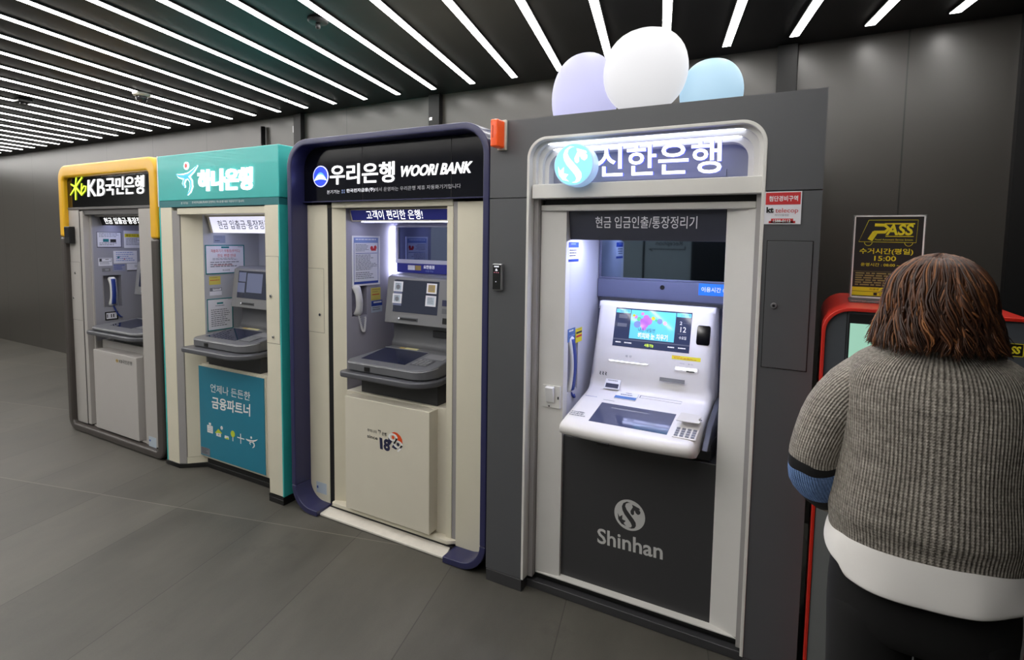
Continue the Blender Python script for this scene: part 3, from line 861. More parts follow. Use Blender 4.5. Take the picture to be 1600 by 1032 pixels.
    printed(lo, ls, [('rect', 0.13, 0.21, 0.3, 0.8, M['paper']), ('rect', 0.215, 0.28, 0.3, 0.8, M['inkgold']), ('text', '요한원권', 0.31, 0.43, 0.5, 0.86, 0.02, M['let_dim']), ('text', '사용가능', 0.33, 0.42, 0.14, 0.36, M['inkpale'])], 0.004)
    MB().tube([(-2.478, 2.868, 1.47), (-2.478, 2.868, 1.805)], 0.011, 12).build('led_tube', M['led'], R, smooth=True)
    # lower box and plinth
    bx = MB().box(-2.431, -1.801, 2.364, 2.70, 0.085, 0.780).build('lower_box', M['cream2'], R, bevel=0.003)
    MB().box(-2.495, -1.732, 2.44, 2.88, 0.068, 0.788).build('lower_cabinet', M['cream2'], R, bevel=0.003)
    # anniversary print on the lower box
    lf = fr_px(PY(2.364), (572, 664), (630, 714))
    lf = Fr(lf.o, lf.u, lf.v, lf.n)
    L_ = fr_px(PY(2.364), (573.5, 669), (604, 682)); 
    q = lambda x, y: hit(x, y, PY(2.364))
    def pfr(bl, br, tl): return Fr(q(*bl), q(*br) - q(*bl), q(*tl) - q(*bl), (0, -1, 0))
    m1 = MB(); letters(m1, '우리나라', pfr((574, 674.5), (589, 678.5), (574, 669.5)), bold=0.01)
    m1.build('print', M['ink'], bx, recalc=False); m1 = MB()
    letters(m1, '첫', pfr((590.5, 678.0), (595.5, 679.8), (590.5, 671.2)), bold=0.04)
    m1.build('print', M['ink'], bx, recalc=False); m1 = MB()
    letters(m1, '은행', pfr((596.7, 680.6), (604.2, 682.6), (596.7, 675.0)), bold=0.02)
    m1.build('print', M['ink'], bx, recalc=False); m1 = MB()
    letters(m1, 'since', pfr((574, 683.8), (590.2, 688.2), (574, 678.8)), bold=0.02)
    m1.build('print', M['ink'], bx, recalc=False)
    m1 = MB(); letters(m1, '1', pfr((594.0, 701.5), (598.3, 703.2), (593.0, 683.6)), bold=0.04); m1.build('numeral', M['inknavy'], bx, recalc=False)
    m1 = MB(); letters(m1, '8', pfr((599.5, 703.6), (609.5, 706.8), (599.5, 685.0)), bold=0.05); m1.build('numeral', M['inknavy'], bx, recalc=False)
    m1 = MB()
    def poly(mb, pts, plane, d=0.0006, t=0.0004):
        n = V(plane[1]).normalized(); return mb.slab([hit(x, y, plane) + n * d for x, y in pts], n, t)
    z = lambda *p: [(560 + a / 14.744, 655 + b / 14.744) for a, b in p]
    m1 = MB(); poly(m1, z((700, 400), (720, 440), (780, 520), (730, 600), (690, 560), (690, 430)), PY(2.364))
    m1.build('print', M['inknavy'], bx, recalc=False); m1 = MB()
    poly(m1, z((830, 550), (770, 650), (860, 705), (900, 690), (850, 640)), PY(2.364))
    m1.build('print', M['inknavy'], bx, recalc=False); m1 = MB()
    m1.disc(q(*z((915, 590))[0]) + V((0, -0.0006, 0)), (0, -1, 0), (1, 0, 0), 0.010, 0.0004)
    m1.build('print', M['inknavy'], bx, recalc=False)
    m2 = MB(); poly(m2, z((770, 315), (830, 300), (900, 330), (970, 400), (1010, 480), (1018, 560), (1005, 620), (960, 520), (900, 490), (870, 430), (850, 370)), PY(2.364))
    m2.build('print', M['inkorange'], bx, recalc=False); m2 = MB()
    m2.disc(q(*z((800, 425))[0]) + V((0, -0.0006, 0)), (0, -1, 0), (1, 0, 0), 0.010, 0.0004)
    m2.build('print', M['inkorange'], bx, recalc=False)
    for c, tl in (((800, 425), (745, 640)), ((915, 590), (865, 800))):
        cc = z(c)[0]; fr0 = fr_px(PY(2.364), (cc[0] - 7, cc[1] - 7), (cc[0] + 7, cc[1] + 7))
        m3 = MB()
        ring = [(0.5 + 0.42 * math.cos(2 * math.pi * s / 24), 0.5 + 0.47 * math.sin(2 * math.pi * s / 24)) for s in range(25)]
        stroke(m3, fr0, ring, 0.2, d=0.0012)
        stroke(m3, fr0, [(0.93, 0.45), (0.75, -0.1), (0.45, -0.55)], 0.2, d=0.0012)
        m3.build('numeral', M['inkwhite'], bx, recalc=False)
    # sign panel
    ys = 2.40
    sp = MB().slab([(-2.80, ys, 1.942), (-1.430, ys, 1.942), (-1.430, ys, 2.20), (-1.47, ys, 2.262), (-2.74, ys, 2.262), (-2.80, ys, 2.20)], (0, 1, 0), 0.012).build('sign_panel', mat('navy_black_acrylic', (11, 12, 22), 0.12, spec=0.22, noise=0), R)
    rect(MB(), Fr((-2.80, 2.30, 1.930), (1.37, 0, 0), (0, 0, 0.012), (0, -1, 0)), t=0.0).build('sign_edge', M['navy'], R) if False else None
    MB().box(-2.80, -1.43, 2.385, 2.43, 1.938, 1.944).build('sign_edge', M['navy'], R)
    for x in (-2.315, -1.69):
        MB().box(x - 0.0015, x + 0.0015, ys - 0.0006, ys, 1.945, 2.258).build('panel_joint', M['core'], sp)
    P_ = PY(ys)
    def fq(bl, br, tl): return Fr(hit(*bl, P_), hit(*br, P_) - hit(*bl, P_), hit(*tl, P_) - hit(*bl, P_), (0, -1, 0))
    text('우리은행', fq((516.6, 289.0), (617, 285.0), (516.6, 258.5)), M['let_white'], sp, d=0.002, t=0.004, bold=0.016)
    text('WOORI BANK', fq((624, 277), (736, 270.5), (624, 260)), M['let_white'], sp, d=0.002, t=0.004, bold=0.022, shear=0.035)
    s_ = MB(); text('본기기는', fq((511, 303.5), (531, 302.4), (511, 297.6)), M['let_dim'], sp); letters(s_, '에서 운영하는 우리은행 제휴 자동화기기입니다', fq((586, 299.6), (720, 294.0), (586, 293.2)))
    s_.build('lettering', mat('letter_small_dim', (150, 150, 155), 0.5, emit=(170, 170, 176), power=0.32), sp, recalc=False)
    text('한국전자금융(주)', fq((541.5, 302.2), (585.5, 299.9), (541.5, 295.5)), M['let_dim'], sp, d=0.0008, bold=0.02)
    mm = MB(); fr = fq((534.2, 302.4), (539.2, 302.1), (534.2, 296.4))
    for a in (0.0, 0.6):
        for b_ in (0.0, 0.55): rect(mm, fr, a, a + 0.35, b_, b_ + 0.4, d=0.0008)
    mm.build('company_mark', M['inkpale'], sp)
    # round emblem: white rim, blue sky, pale crescent, blue ground
    e0 = hit(501.8, 276.0, P_); w_ = (hit(513.4, 276, P_) - hit(490.2, 276, P_)).length / 2
    fe = Fr(e0 - V((w_, 0, w_)), (2 * w_, 0, 0), (0, 0, 2 * w_), (0, -1, 0))
    em = dot(MB(), fe, 0.5, 0.5, 0.5, d=0.001, t=0.004, k=44).build('emblem', M['emb_rim'], sp)
    dot(MB(), fe, 0.5, 0.5, 0.46, d=0.005, t=0.0006, k=44).build('emblem_sky', M['emb_blue'], em)
    def cres(h0, h1):
        pts = []
        for s in range(17):
            a = -1 + 2 * s / 16; pts.append((0.5 + 0.45 * a * (1 - 0.06), 0.29 + h0 * (1 - a * a)))
        for s in range(17):
            a = 1 - 2 * s / 16; pts.append((0.5 + 0.45 * a * (1 - 0.06), 0.29 + h1 * (1 - a * a)))
        return pts
    MB().slab([fe.p(x, y, 0.0058) for x, y in cres(0.06, 0.40)], fe.n, 0.0004).build('emblem_glow', M['emb_sky'], em)
    MB().slab([fe.p(x, y, 0.0064) for x, y in cres(0.08, 0.30)], fe.n, 0.0004).build('emblem_crescent', M['let_white'], em)
    # machine
    grey_machine(R, -2.116, 0.0, [(0.0, 0.19, 0.55, 0.9), (0.0, 0.19, 0.2, 0.52)], (-0.14, 0.0, 2.64, 2.70))
    return R

navy = navy_kiosk()
# things on the navy kiosk
pfr = Fr((-2.498, 2.495, 1.424), (0, 0.245, 0), (0, 0, 0.314), (1, 0, 0))
notice('framed_notice', 'white framed sheet with blue bars on the lilac side wall of the navy kiosk', pfr, [
    ('rect', 0.06, 0.94, 0.86, 0.965, M['inkpale']), ('lines', 0.12, 0.9, 0.885, 0.94, 1, M['inkwhite']), ('rect', 0.06, 0.94, 0.035, 0.085, M['inkblue']),
    ('lines', 0.12, 0.6, 0.68, 0.83, 6, M['inkgrey']), ('rect', 0.12, 0.9, 0.645, 0.655, M['inkblue']), ('lines', 0.12, 0.9, 0.30, 0.62, 11, M['inkgrey']), ('lines', 0.12, 0.8, 0.12, 0.27, 4, M['inkgrey']),
    ('rect', 0.06, 0.07, 0.08, 0.9, M['inkblue']), ('rect', 0.93, 0.94, 0.08, 0.9, M['inkblue']),
    ('dot', 0.70, 0.755, 0.042, M['inkred']), ('dot', 0.83, 0.765, 0.042, M['inkred']), ('rect', 0.68, 0.86, 0.70, 0.75, M['inkred'])], border=M['inkwhite'], bw=0.022)
def small_sticker(name, label, plane, tl, br, base, items):
    fr = fr_px(plane, tl, br)
    return notice(name, label, fr, items, paper=base, cat='sticker', t=0.001)
small_sticker('sticker', 'yellow sticker on the side wall beside the white handset of the navy kiosk', PX(-2.50), (579.5, 450.5), (594.5, 468), M['sticker_yellow'],
              [('lines', 0.1, 0.95, 0.55, 0.9, 2, M['inkgold']), ('lines', 0.1, 0.95, 0.3, 0.5, 1, M['inkred'])])
small_sticker('sticker', 'pale sticker with a blue bar under the yellow one in the navy kiosk', PX(-2.50), (580, 471), (597, 486.5), M['sticker_pale'],
              [('rect', 0.0, 1.0, 0.55, 1.0, M['inkblue']), ('lines', 0.2, 0.95, 0.62, 0.92, 1, M['inkwhite']), ('lines', 0.1, 0.9, 0.1, 0.45, 2, M['inkgrey'])])
handset(-2.500, 2.548, 1.238, 1.432, M['handwhite'], 'white telephone handset with a coiled cord in the navy kiosk', cord_to=((-2.490, 2.60, 1.225), 0.10), wy=0.034, lean=-0.02)
# four paper slips stuck on the display
_pn = V((0, -0.285, 0.035)).normalized(); _pv = V((0, 0.035, 0.285)).normalized(); _pp = (V((-2.116, 2.62, 1.20)) + _pn * 0.009, _pn)
for tl, br, base, lab in (((616, 439.5), (629, 456), M['paper'], 'plain white paper slip above the stamped slip on the navy kiosk display'), ((614, 458.5), (627, 474.5), M['paper'], 'white paper slip with round stamp low on the navy kiosk display'),
                          ((667.5, 443), (682, 460), M['inkgold'], 'white-edged slip with a yellow square stuck on the dark display, navy kiosk'), ((665.5, 462), (680.5, 480), M['paper'], 'pale slip stuck under the yellow-square slip on the dark display, navy kiosk')):
    fr = fr_px(_pp, tl, br)
    its = [('rect', 0.16, 0.84, 0.14, 0.86, M['sticker_pale'] if base is M['paper'] else base), ('lines', 0.22, 0.8, 0.2, 0.8, 4, M['inkgrey'])]
    if 'stamp' in lab: its.append(('dot', 0.5, 0.45, 0.25, M['inkgrey']))
    notice('paper_slip', lab, fr, its, cat='paper slip', t=0.0008)

# ------------------------------------------------------------------ kiosk 2: teal header, cream pillars
def figure_logo(mb_body, mb_head, fr, d=0.0007, t=0.0006, w=1.0):
    """walking figure: sweeping arms, leg stroke, round head"""
    asp = fr.u.length / fr.v.length
    stroke(mb_body, fr, [(0.0, 0.66), (0.12, 0.60), (0.35, 0.57), (0.60, 0.62), (0.82, 0.74), (1.0, 0.88)], [0.02, 0.10 * w, 0.15 * w, 0.13 * w, 0.09 * w, 0.03], d=d, t=t, asp=asp)
    stroke(mb_body, fr, [(0.42, 0.24), (0.34, 0.36), (0.42, 0.52), (0.58, 0.54), (0.70, 0.42), (0.72, 0.26), (0.66, 0.12), (0.54, 0.0)], [0.04, 0.10 * w, 0.12 * w, 0.10 * w, 0.11 * w, 0.12 * w, 0.09 * w, 0.02], d=d, t=t, asp=asp)
    dot(mb_head, fr, 0.47, 0.90, 0.095 * w, d=d, t=t, asp=asp)

def teal_kiosk():
    R = thing('atm_kiosk', (-3.56, 2.75, 0), 'teal ATM kiosk with cream pillars and a glowing white sign, beside the navy kiosk', 'ATM')
    x0, x1, zt = -4.212, -2.908, 2.292
    yf = 2.30
    MB().prism_x([(yf, 1.969), (yf, zt), (3.20, zt), (3.20, 1.969)], x0, x1).build('header', M['teal'], R, bevel=0.006)
    hp = R.children[0]
    MB().box(x0 + 0.004, x1 - 0.004, yf + 0.002, 3.19, 1.924, 1.969).build('header_strip', M['tealdark'], R)
    MB().box(x0 - 0.008, x0, yf - 0.001, yf + 0.02, 1.93, zt).build('edge_trim', M['inkwhite'], R)
    # side skins in teal, pillars in cream
    MB().box(x0, x0 + 0.014, yf, 3.20, 0.03, 1.924).build('side_panel', M['teal'], R, bevel=0.002)
    MB().box(x1 - 0.012, x1, yf, 3.20, 0.055, 1.924).build('side_panel', M['teal'], R, bevel=0.002)
    MB().box(x0 + 0.03, x1 - 0.03, 3.0, 3.02, 0.0, 1.92).build('back_panel', M['core'], R)
    lp = MB().box(x0 + 0.014, -4.058, yf + 0.001, 2.75, 0.03, 1.922).build('pillar_panel', M['cream'], R, bevel=0.003)
    rp = MB().box(-3.048, x1 - 0.012, yf + 0.001, 2.75, 0.055, 1.922).build('pillar_panel', M['cream'], R, bevel=0.003)
    d = Fr((-3.044, yf + 0.001, 1.05), (0.12, 0, 0), (0, 0, 0.55), (0, -1, 0))
    rect(MB(), d, -0.02, 1.02, -0.006, 1.006, t=0.0005).build('door_gap', M['seam_beige'], rp)
    rect(MB(), d, t=0.0012).build('access_door', M['cream'], rp, bevel=0.0008)
    lock(rp, (423.6, 463), yf, 0.011); lock(rp, (427.3, 527), yf, 0.009)
    MB().prism_z([(-4.058, yf + 0.004), (-4.012, yf + 0.03), (-4.012, yf + 0.20), (-4.058, yf + 0.20)], 0.03, 1.90).build('jamb_strip', M['greytrim'], R)
    MB().box(-4.012, -4.000, yf + 0.035, yf + 0.20, 0.03, 1.90).build('shadow_gap', M['core'], R)  # black filler in place of the shade beside the jamb
    # header beam and splayed jamb
    MB().box(-4.010, -3.048, yf + 0.012, yf + 0.15, 1.872, 1.918).build('header_beam', M['cream'], R, bevel=0.004)
    MB().prism_z([(-4.000, yf + 0.03), (-3.90, 2.43), (-3.921, 2.45), (-4.000, 2.45)], 0.085, 1.872).build('jamb', M['cream'], R)
    MB().box(-3.905, -3.045, 2.395, 2.86, 0.085, 0.792).build('lower_cabinet', M['cream2'], R, bevel=0.003)
    MB().prism_z([(-4.004, yf + 0.028), (-3.905, 2.425), (-3.905, 2.50), (-4.004, 2.50)], 0.035, 0.083).build('kick_board', M['cream'], R)
    wall_x(MB(), -3.90, 2.43, 2.90, 0.785, 1.872).build('niche_wall', mat('niche_pale', (176, 178, 182), 0.42, noise=0.02), R)
    MB().box(-3.066, -3.049, 2.44, 2.90, 0.785, 1.872).build('niche_wall', M['cream2'], R)
    MB().box(-3.90, -3.066, 2.885, 2.90, 0.785, 1.872).build('niche_back', MATS['niche_pale'], R)
    MB().box(-3.90, -3.066, yf + 0.15, 2.90, 1.86, 1.872).build('niche_top', M['cream2'], R)
    MB().box(-3.58, -3.25, 2.80, 2.884, 1.58, 1.72).build('monitor', M['black'], R, bevel=0.004)
    # plinths
    MB().prism_z([(x0 - 0.01, yf - 0.004), (-4.048, yf - 0.004), (-3.90, 2.415), (-3.05, 2.415), (-3.05, yf - 0.004), (x1 - 0.002, yf - 0.004), (x1 - 0.002, 3.0), (x0 - 0.01, 3.0)], 0.0, 0.034).build('plinth', M['black'], R, bevel=0.003)
    MB().box(-3.90, -3.05, 2.42, 2.6, 0.034, 0.09).build('kick_gap', M['core'], R)
    MB().box(-3.05, x1 - 0.002, yf - 0.003, yf + 0.3, 0.034, 0.052).build('plinth_block', M['black'], R)
    # teal poster board on the lower box
    pb = Fr((-3.923, 2.387, 0.105), (0.726, 0, 0), (0, 0, 0.668), (0, -1, 0))
    MB().box(-3.928, -3.190, 2.388, 2.395, 0.098, 0.78).build('board_frame', M['cream2'], R)
    bo = rect(MB(), pb, t=0.004).build('poster_board', M['tealposter'], R)
    P_ = PY(2.383)
    def fq(bl, br, tl): return Fr(hit(*bl, P_), hit(*br, P_) - hit(*bl, P_), hit(*tl, P_) - hit(*bl, P_), (0, -1, 0))
    text('언제나 든든한', fq((329, 612.5), (391, 627), (329, 599.5)), M['inkwhite'], bo, d=0.001)
    text('금융파트너', fq((331, 638), (391, 651.5), (331, 619.5)), M['inkwhite'], bo, d=0.001, bold=0.022)
    lg = Fr(pb.o, pb.u, pb.v, pb.n)
    w = MB(); yv = MB(); g = MB()
    def loc(px, py):
        p = hit(px, py, P_) - pb.o
        return p.dot(pb.u) / pb.u.length_squared, p.dot(pb.v) / pb.v.length_squared
    def quad(mb, tl, br, d=0.005):
        a, b = loc(*tl), loc(*br); rect(mb, pb, a[0], b[0], b[1], a[1], d=d, t=0.0004)
    quad(w, (324, 664), (333, 678)); quad(w, (326.5, 660.5), (330, 665))
    quad(g, (325.5, 667), (331.5, 668)); quad(g, (325.5, 670), (331.5, 671)); quad(g, (325.5, 673), (331.5, 674))
    quad(w, (338, 675), (345.5, 683.5)); quad(g, (341, 678), (343, 681))
    a, b, c = loc(336, 676.5), loc(341.5, 670.5), loc(347.5, 678)
    yv.slab([pb.p(x, y, 0.0052) for x, y in (a, c, b)], pb.n, 0.0004)
    def ringd(mb, c, r, fill=True):
        x, y = loc(*c); dot(mb, pb, x, y, r, d=0.005, asp=pb.u.length / pb.v.length)
    ringd(w, (346.6, 669), 0.020); ringd(g, (346.6, 669), 0.007)
    a, b, c, d_ = loc(351, 684.5), loc(358, 687.5), loc(357.5, 682.5), loc(351.5, 680.5)
    w.slab([pb.p(x, y, 0.005) for x, y in (a, b, c, d_)], pb.n, 0.0004)
    a, b, c = loc(351, 685.5), loc(358.3, 687.7), loc(356, 684)
    yv.slab([pb.p(x, y, 0.0055) for x, y in (a, b, c)], pb.n, 0.0004)
    quad(w, (363.4, 680), (364.8, 690)); ringd(yv, (364, 678.5), 0.035)
    quad(w, (371, 684.3), (382, 686)); quad(w, (375.6, 678), (377, 694))
    fg = fr_px(P_, (384, 680), (403, 703)); figure_logo(w, w, fg, d=0.001, w=1.2)
    w.build('icons', M['inkwhite'], bo, recalc=False); yv.build('icons', mat('ink_lime', (190, 205, 50), 0.5, noise=0), bo, recalc=False); g.build('icons', mat('ink_lavender', (150, 150, 200), 0.5, noise=0), bo, recalc=False)
    nf = fr_px(P_, (314.5, 697.5), (328.5, 713)); no = rect(MB(), nf, d=0.001, t=0.0008).build('rating_plate', M['inkgrey'], bo)
    mm = MB(); lines(mm, nf, 0.1, 0.9, 0.1, 0.9, 6, d=0.002); mm.build('rating_print', M['atmdark'], no, recalc=False)
    # lit sign letters
    H_ = PY(yf)
    def fh(bl, br, tl): return Fr(hit(*bl, H_), hit(*br, H_) - hit(*bl, H_), hit(*tl, H_) - hit(*bl, H_), (0, -1, 0))
    text('하나은행', fh((311.5, 299.5), (395.5, 297), (311.5, 266)), M['let_white'], hp, d=0.002, t=0.012, bold=0.034)
    ff = fh((277, 306), (309.5, 304.8), (277, 255.5))
    a1, a2 = MB(), MB(); figure_logo(a1, a2, ff, d=0.001, t=0.006, w=1.25)
    a1.build('figure_outline', M['let_white'], hp); a2.build('figure_outline', M['let_white'], hp)
    a1, a2 = MB(), MB(); figure_logo(a1, a2, ff, d=0.0075, t=0.0006, w=0.75)
    a1.build('figure_fill', M['let_blue'], hp); a2.build('figure_head', M['let_red'], hp)
    s_ = MB(); letters(s_, '본 기기는', fh((283, 319.6), (294, 319.2), (283, 316.0))); letters(s_, '한국전자금융(주)에서 운영하는 하나은행 제휴 자동화기기 입니다.', fh((300, 318.9), (382, 316.4), (300, 315.0)))
    s_.build('lettering', M['inkwhite'], R.children[1], recalc=False)
    # inner lit sign
    sg = MB().prism_x([(2.452, 1.868), (2.485, 1.745), (2.492, 1.745), (2.62, 1.78), (2.62, 1.868)], -3.893, -3.068).build('inner_sign', M['cream2'], R, bevel=0.002)
    n = V((0, -0.123, -0.033)).normalized()
    fr = Fr(V((-3.858, 2.4845, 1.747)) + n * 0.001, (0.81, 0, 0), (0, -0.031, 0.115), n)
    rect(MB(), fr, t=0.001).build('inner_sign_face', M['signlit'], sg)
    text('현금 입출금·통장정리기', fr, M['ink'], sg, a0=0.10, a1=0.86, b0=0.24, b1=0.78, d=0.002, bold=0.004)
    MB().box(-3.85, -3.20, 2.54, 2.57, 1.754, 1.760).build('under_light', M['led_soft'], sg)
    grey_machine(R, -3.56, -0.055, [(0.02, 0.26, 0.6, 0.94), (0.0, 0.24, 0.2, 0.56), (0.30, 0.80, 0.22, 0.92)], (-0.16, 0.02, 2.57, 2.62), bump=(0.335, 2.285, 0.905, 0.94))
    return R

teal = teal_kiosk()
nf = Fr((-3.898, 2.439, 1.441), (0, 0.315, 0), (0, 0, 0.216), (1, 0, 0))
notice('framed_notice', 'landscape white notice with teal border and red headline in the teal kiosk', nf, [
    ('rect', 0.40, 0.60, 0.885, 0.945, M['inkteal']), ('lines', 0.83, 0.95, 0.9, 0.94, 1, M['inkgrey']),
    ('text', '자동화기기 무통장(무카드)', 0.14, 0.88, 0.72, 0.85, M['inkred']), ('text', '한도 변경 안내', 0.30, 0.76, 0.57, 0.69, M['inkred']),
    ('lines', 0.18, 0.85, 0.46, 0.54, 2, M['inkgrey']), ('lines', 0.12, 0.85, 0.2, 0.42, 3, M['inkgrey']), ('lines', 0.2, 0.7, 0.27, 0.31, 1, M['inkred']), ('text', '하나은행', 0.42, 0.6, 0.09, 0.15, M['ink'])], border=M['inkteal'], bw=0.035)
nf = Fr((-3.898, 2.442, 1.018), (0, 0.206, 0), (0, 0, 0.240), (1, 0, 0))
notice('framed_notice', 'portrait white notice in a teal border standing behind the tray of the teal kiosk', nf, [
    ('rect', 0.38, 0.62, 0.82, 0.87, M['inkteal']), ('lines', 0.82, 0.95, 0.93, 0.955, 1, M['inkgrey']), ('lines', 0.32, 0.70, 0.73, 0.78, 1, M['inkgrey']), ('lines', 0.15, 0.9, 0.10, 0.66, 9, M['inkgrey'])], border=M['inkteal'], bw=0.03)
small_sticker('sticker', 'yellow sticker with red print below the landscape notice in the teal kiosk', PX(-3.90), (326.5, 432.5), (344.6, 444.5), M['sticker_yellow'],
              [('lines', 0.08, 0.95, 0.66, 0.9, 1, M['inkgold']), ('lines', 0.08, 0.95, 0.36, 0.58, 1, M['inkred'])])
small_sticker('sticker', 'white sticker with a grey bar above the portrait notice in the teal kiosk', PX(-3.90), (327.5, 450.5), (346.5, 461), M['paper'],
              [('rect', 0.0, 1.0, 0.55, 1.0, M['inkgrey']), ('rect2', 0.25, 0.94, 0.62, 0.92, M['paper']), ('lines', 0.3, 0.9, 0.68, 0.88, 1, M['ink'])])
small_sticker('sticker', 'grey sticker high on the niche wall under the lit sign of the teal kiosk', PX(-3.90), (333.5, 368), (352, 380), MATS['sticker_grey'] if 'sticker_grey' in MATS else mat('sticker_grey', (132, 140, 156), 0.5),
              [('lines', 0.15, 0.9, 0.55, 0.9, 2, M['inkgrey']), ('lines', 0.1, 0.6, 0.15, 0.35, 1, M['inknavy'])])

# ------------------------------------------------------------------ kiosk 3: yellow and dark brown frame
def yellow_kiosk():
    R = thing('atm_kiosk', (-4.985, 2.75, 0), 'grey ATM kiosk in a yellow and dark brown frame at the far end', 'ATM')
    x0, x1, zt, zs = -5.735, -4.25, 2.302, 1.695
    fr_o = arch(x0, x1, zs, zt, 0.11); fr_i = arch(x0 + 0.075, x1 - 0.095, zs, zt - 0.105, 0.035)
    MB().band(fr_o, fr_i, 2.30, 2.42).build('upper_frame', M['yellow'], R, bevel=0.02, seg=4, angle=50)
    k = 10; r = 0.11
    oo = [(x0, zs - 0.001)] + [(x0 + r - r * math.cos(math.pi / 2 * q / k), r - (r - 0.001) * math.sin(math.pi / 2 * q / k)) for q in range(k + 1)] + \
         [(x1 - r + r * math.sin(math.pi / 2 * q / k), r - (r - 0.001) * math.cos(math.pi / 2 * q / k)) for q in range(k + 1)] + [(x1, zs - 0.001)]
    a0, a1, zi, ri = x0 + 0.075, x1 - 0.095, 0.062, 0.035
    ii = [(a0, zs - 0.001)] + [(a0 + ri - ri * math.cos(math.pi / 2 * q / k), zi + ri - ri * math.sin(math.pi / 2 * q / k)) for q in range(k + 1)] + \
         [(a1 - ri + ri * math.sin(math.pi / 2 * q / k), zi + ri - ri * math.cos(math.pi / 2 * q / k)) for q in range(k + 1)] + [(a1, zs - 0.001)]
    MB().band(oo, ii, 2.30, 2.42).build('lower_frame', M['brown'], R, bevel=0.018, seg=4, angle=50)
    o = arch(x0 + 0.01, x1 - 0.01, 0.0, zt - 0.012, 0.10); i = arch(x0 + 0.03, x1 - 0.03, 0.0, zt - 0.035, 0.08)
    MB().band(o, i, 2.42, 3.20).build('cabinet_shell', M['brown'], R)
    MB().box(x0 + 0.03, x1 - 0.03, 3.0, 3.02, 0.0, zt - 0.04).build('back_panel', M['core'], R)
    yp = 2.339
    lp = MB().box(-5.70, -5.488, yp, 2.75, 0.07, 1.925).build('pillar_panel', M['kgrey'], R, bevel=0.003)
    rp = MB().box(-4.566, x1 - 0.03, yp, 2.75, 0.07, 1.925).build('pillar_panel', M['kgrey'], R, bevel=0.003)
    MB().box(-5.698, -5.497, yp - 0.0005, yp, 0.977, 1.483).build('door_gap', M['seam_grey'], lp)
    MB().box(-5.695, -5.50, yp - 0.0012, yp, 0.98, 1.48).build('access_door', M['kgrey'], lp, bevel=0.0008)
    lock(lp, (118.2, 427), yp, 0.011); lock(lp, (115.8, 465.5), yp, 0.009)
    st = fr_px(PY(yp), (232.5, 681.5), (244.8, 701)); so = rect(MB(), st, t=0.0008).build('sticker', M['sticker_pale'], rp)
    mm = MB(); rect(mm, st, 0.08, 0.25, 0.5, 0.68, d=0.001); letters(mm, '한국전자금융', st, 0.3, 0.95, 0.5, 0.66); mm.build('sticker_print', M['inkblue'], so, recalc=False)
    MB().box(-5.488, -5.4745, yp + 0.003, 2.7, 0.07, 1.90).build('shadow_gap', M['core'], R)  # near-flush black filler, shade of the gap put into its colour
    MB().box(-5.474, -5.425, yp + 0.002, 2.48, 0.075, 1.915).build('jamb', M['kgrey'], R, bevel=0.003)
    MB().box(-5.425, -5.405, yp + 0.05, 2.40, 0.075, 1.885).build('jamb_return', M['kgrey'], R)
    MB().box(-5.474, -4.566, yp + 0.012, 2.45, 1.885, 1.925).build('header_beam', mat('beam_dark_grey', (92, 90, 90), 0.4), R, bevel=0.003)
    MB().box(-5.69, -4.30, yp - 0.004, yp + 0.02, 1.927, 1.947).build('sign_sill', MATS['beam_dark_grey'], R, bevel=0.002)
    sp = MB().box(-5.69, -4.30, yp, yp + 0.014, 1.948, 2.245).build('sign_panel', M['blacksign'], R)
    wall_x(MB(), -5.405, 2.40, 2.90, 0.80, 1.885, (2.462, 2.608, 1.085, 1.365), 0.04).build('niche_wall', mat('niche_kgrey', (152, 152, 160), 0.42, noise=0.02), R)
    MB().box(-4.586, -4.566, 2.40, 2.90, 0.80, 1.885).build('niche_wall', M['kgrey'], R)
    MB().box(-5.405, -4.58, 2.885, 2.90, 0.80, 1.885).build('niche_back', MATS['niche_kgrey'], R)
    MB().box(-5.405, -4.58, 2.42, 2.90, 1.872, 1.885).build('niche_top', M['kgrey'], R)
    sg = MB().prism_x([(2.452, 1.878), (2.475, 1.80), (2.482, 1.80), (2.60, 1.835), (2.60, 1.878)], -5.403, -4.588).build('inner_sign', M['core'], R, bevel=0.002)
    n = V((0, -0.078, -0.023)).normalized()
    fr = Fr(V((-5.385, 2.4745, 1.804)) + n * 0.001, (0.79, 0, 0), (0, -0.0205, 0.071), n)
    rect(MB(), fr, t=0.001).build('inner_sign_face', M['blacksign'], sg)
    text('현금 입출금·통장정리기', fr, M['let_white'], sg, a0=0.06, a1=0.94, b0=0.12, b1=0.86, d=0.002, bold=0.012)
    MB().box(-5.37, -4.62, 2.53, 2.56, 1.811, 1.817).build('under_light', M['led_soft'], sg)
    bx = MB().box(-5.319, -4.655, 2.33, 2.62, 0.075, 0.752).build('lower_box', M['kgrey2'], R, bevel=0.004)
    MB().box(-5.405, -4.58, 2.44, 2.88, 0.07, 0.81).build('lower_cabinet', M['kgrey2'], R, bevel=0.003)
    MB().box(-5.42, -4.60, 2.36, 2.60, 0.045, 0.072).build('base_ledge', M['kgrey'], R, bevel=0.003)
    MB().box(-5.46, -4.58, 2.40, 2.62, 0.004, 0.046).build('kick_gap', M['core'], R)
    P_ = PY(2.33)
    def fb(bl, br, tl): return Fr(hit(*bl, P_), hit(*br, P_) - hit(*bl, P_), hit(*tl, P_) - hit(*bl, P_), (0, -1, 0))
    text('KB국민은행', fb((186.5, 567.5), (206.5, 571.8), (186.5, 561.5)), M['atmdark'], bx, bold=0.012)
    mm = MB(); s5 = fb((180.5, 566.5), (185.5, 567.6), (180.5, 560.5))
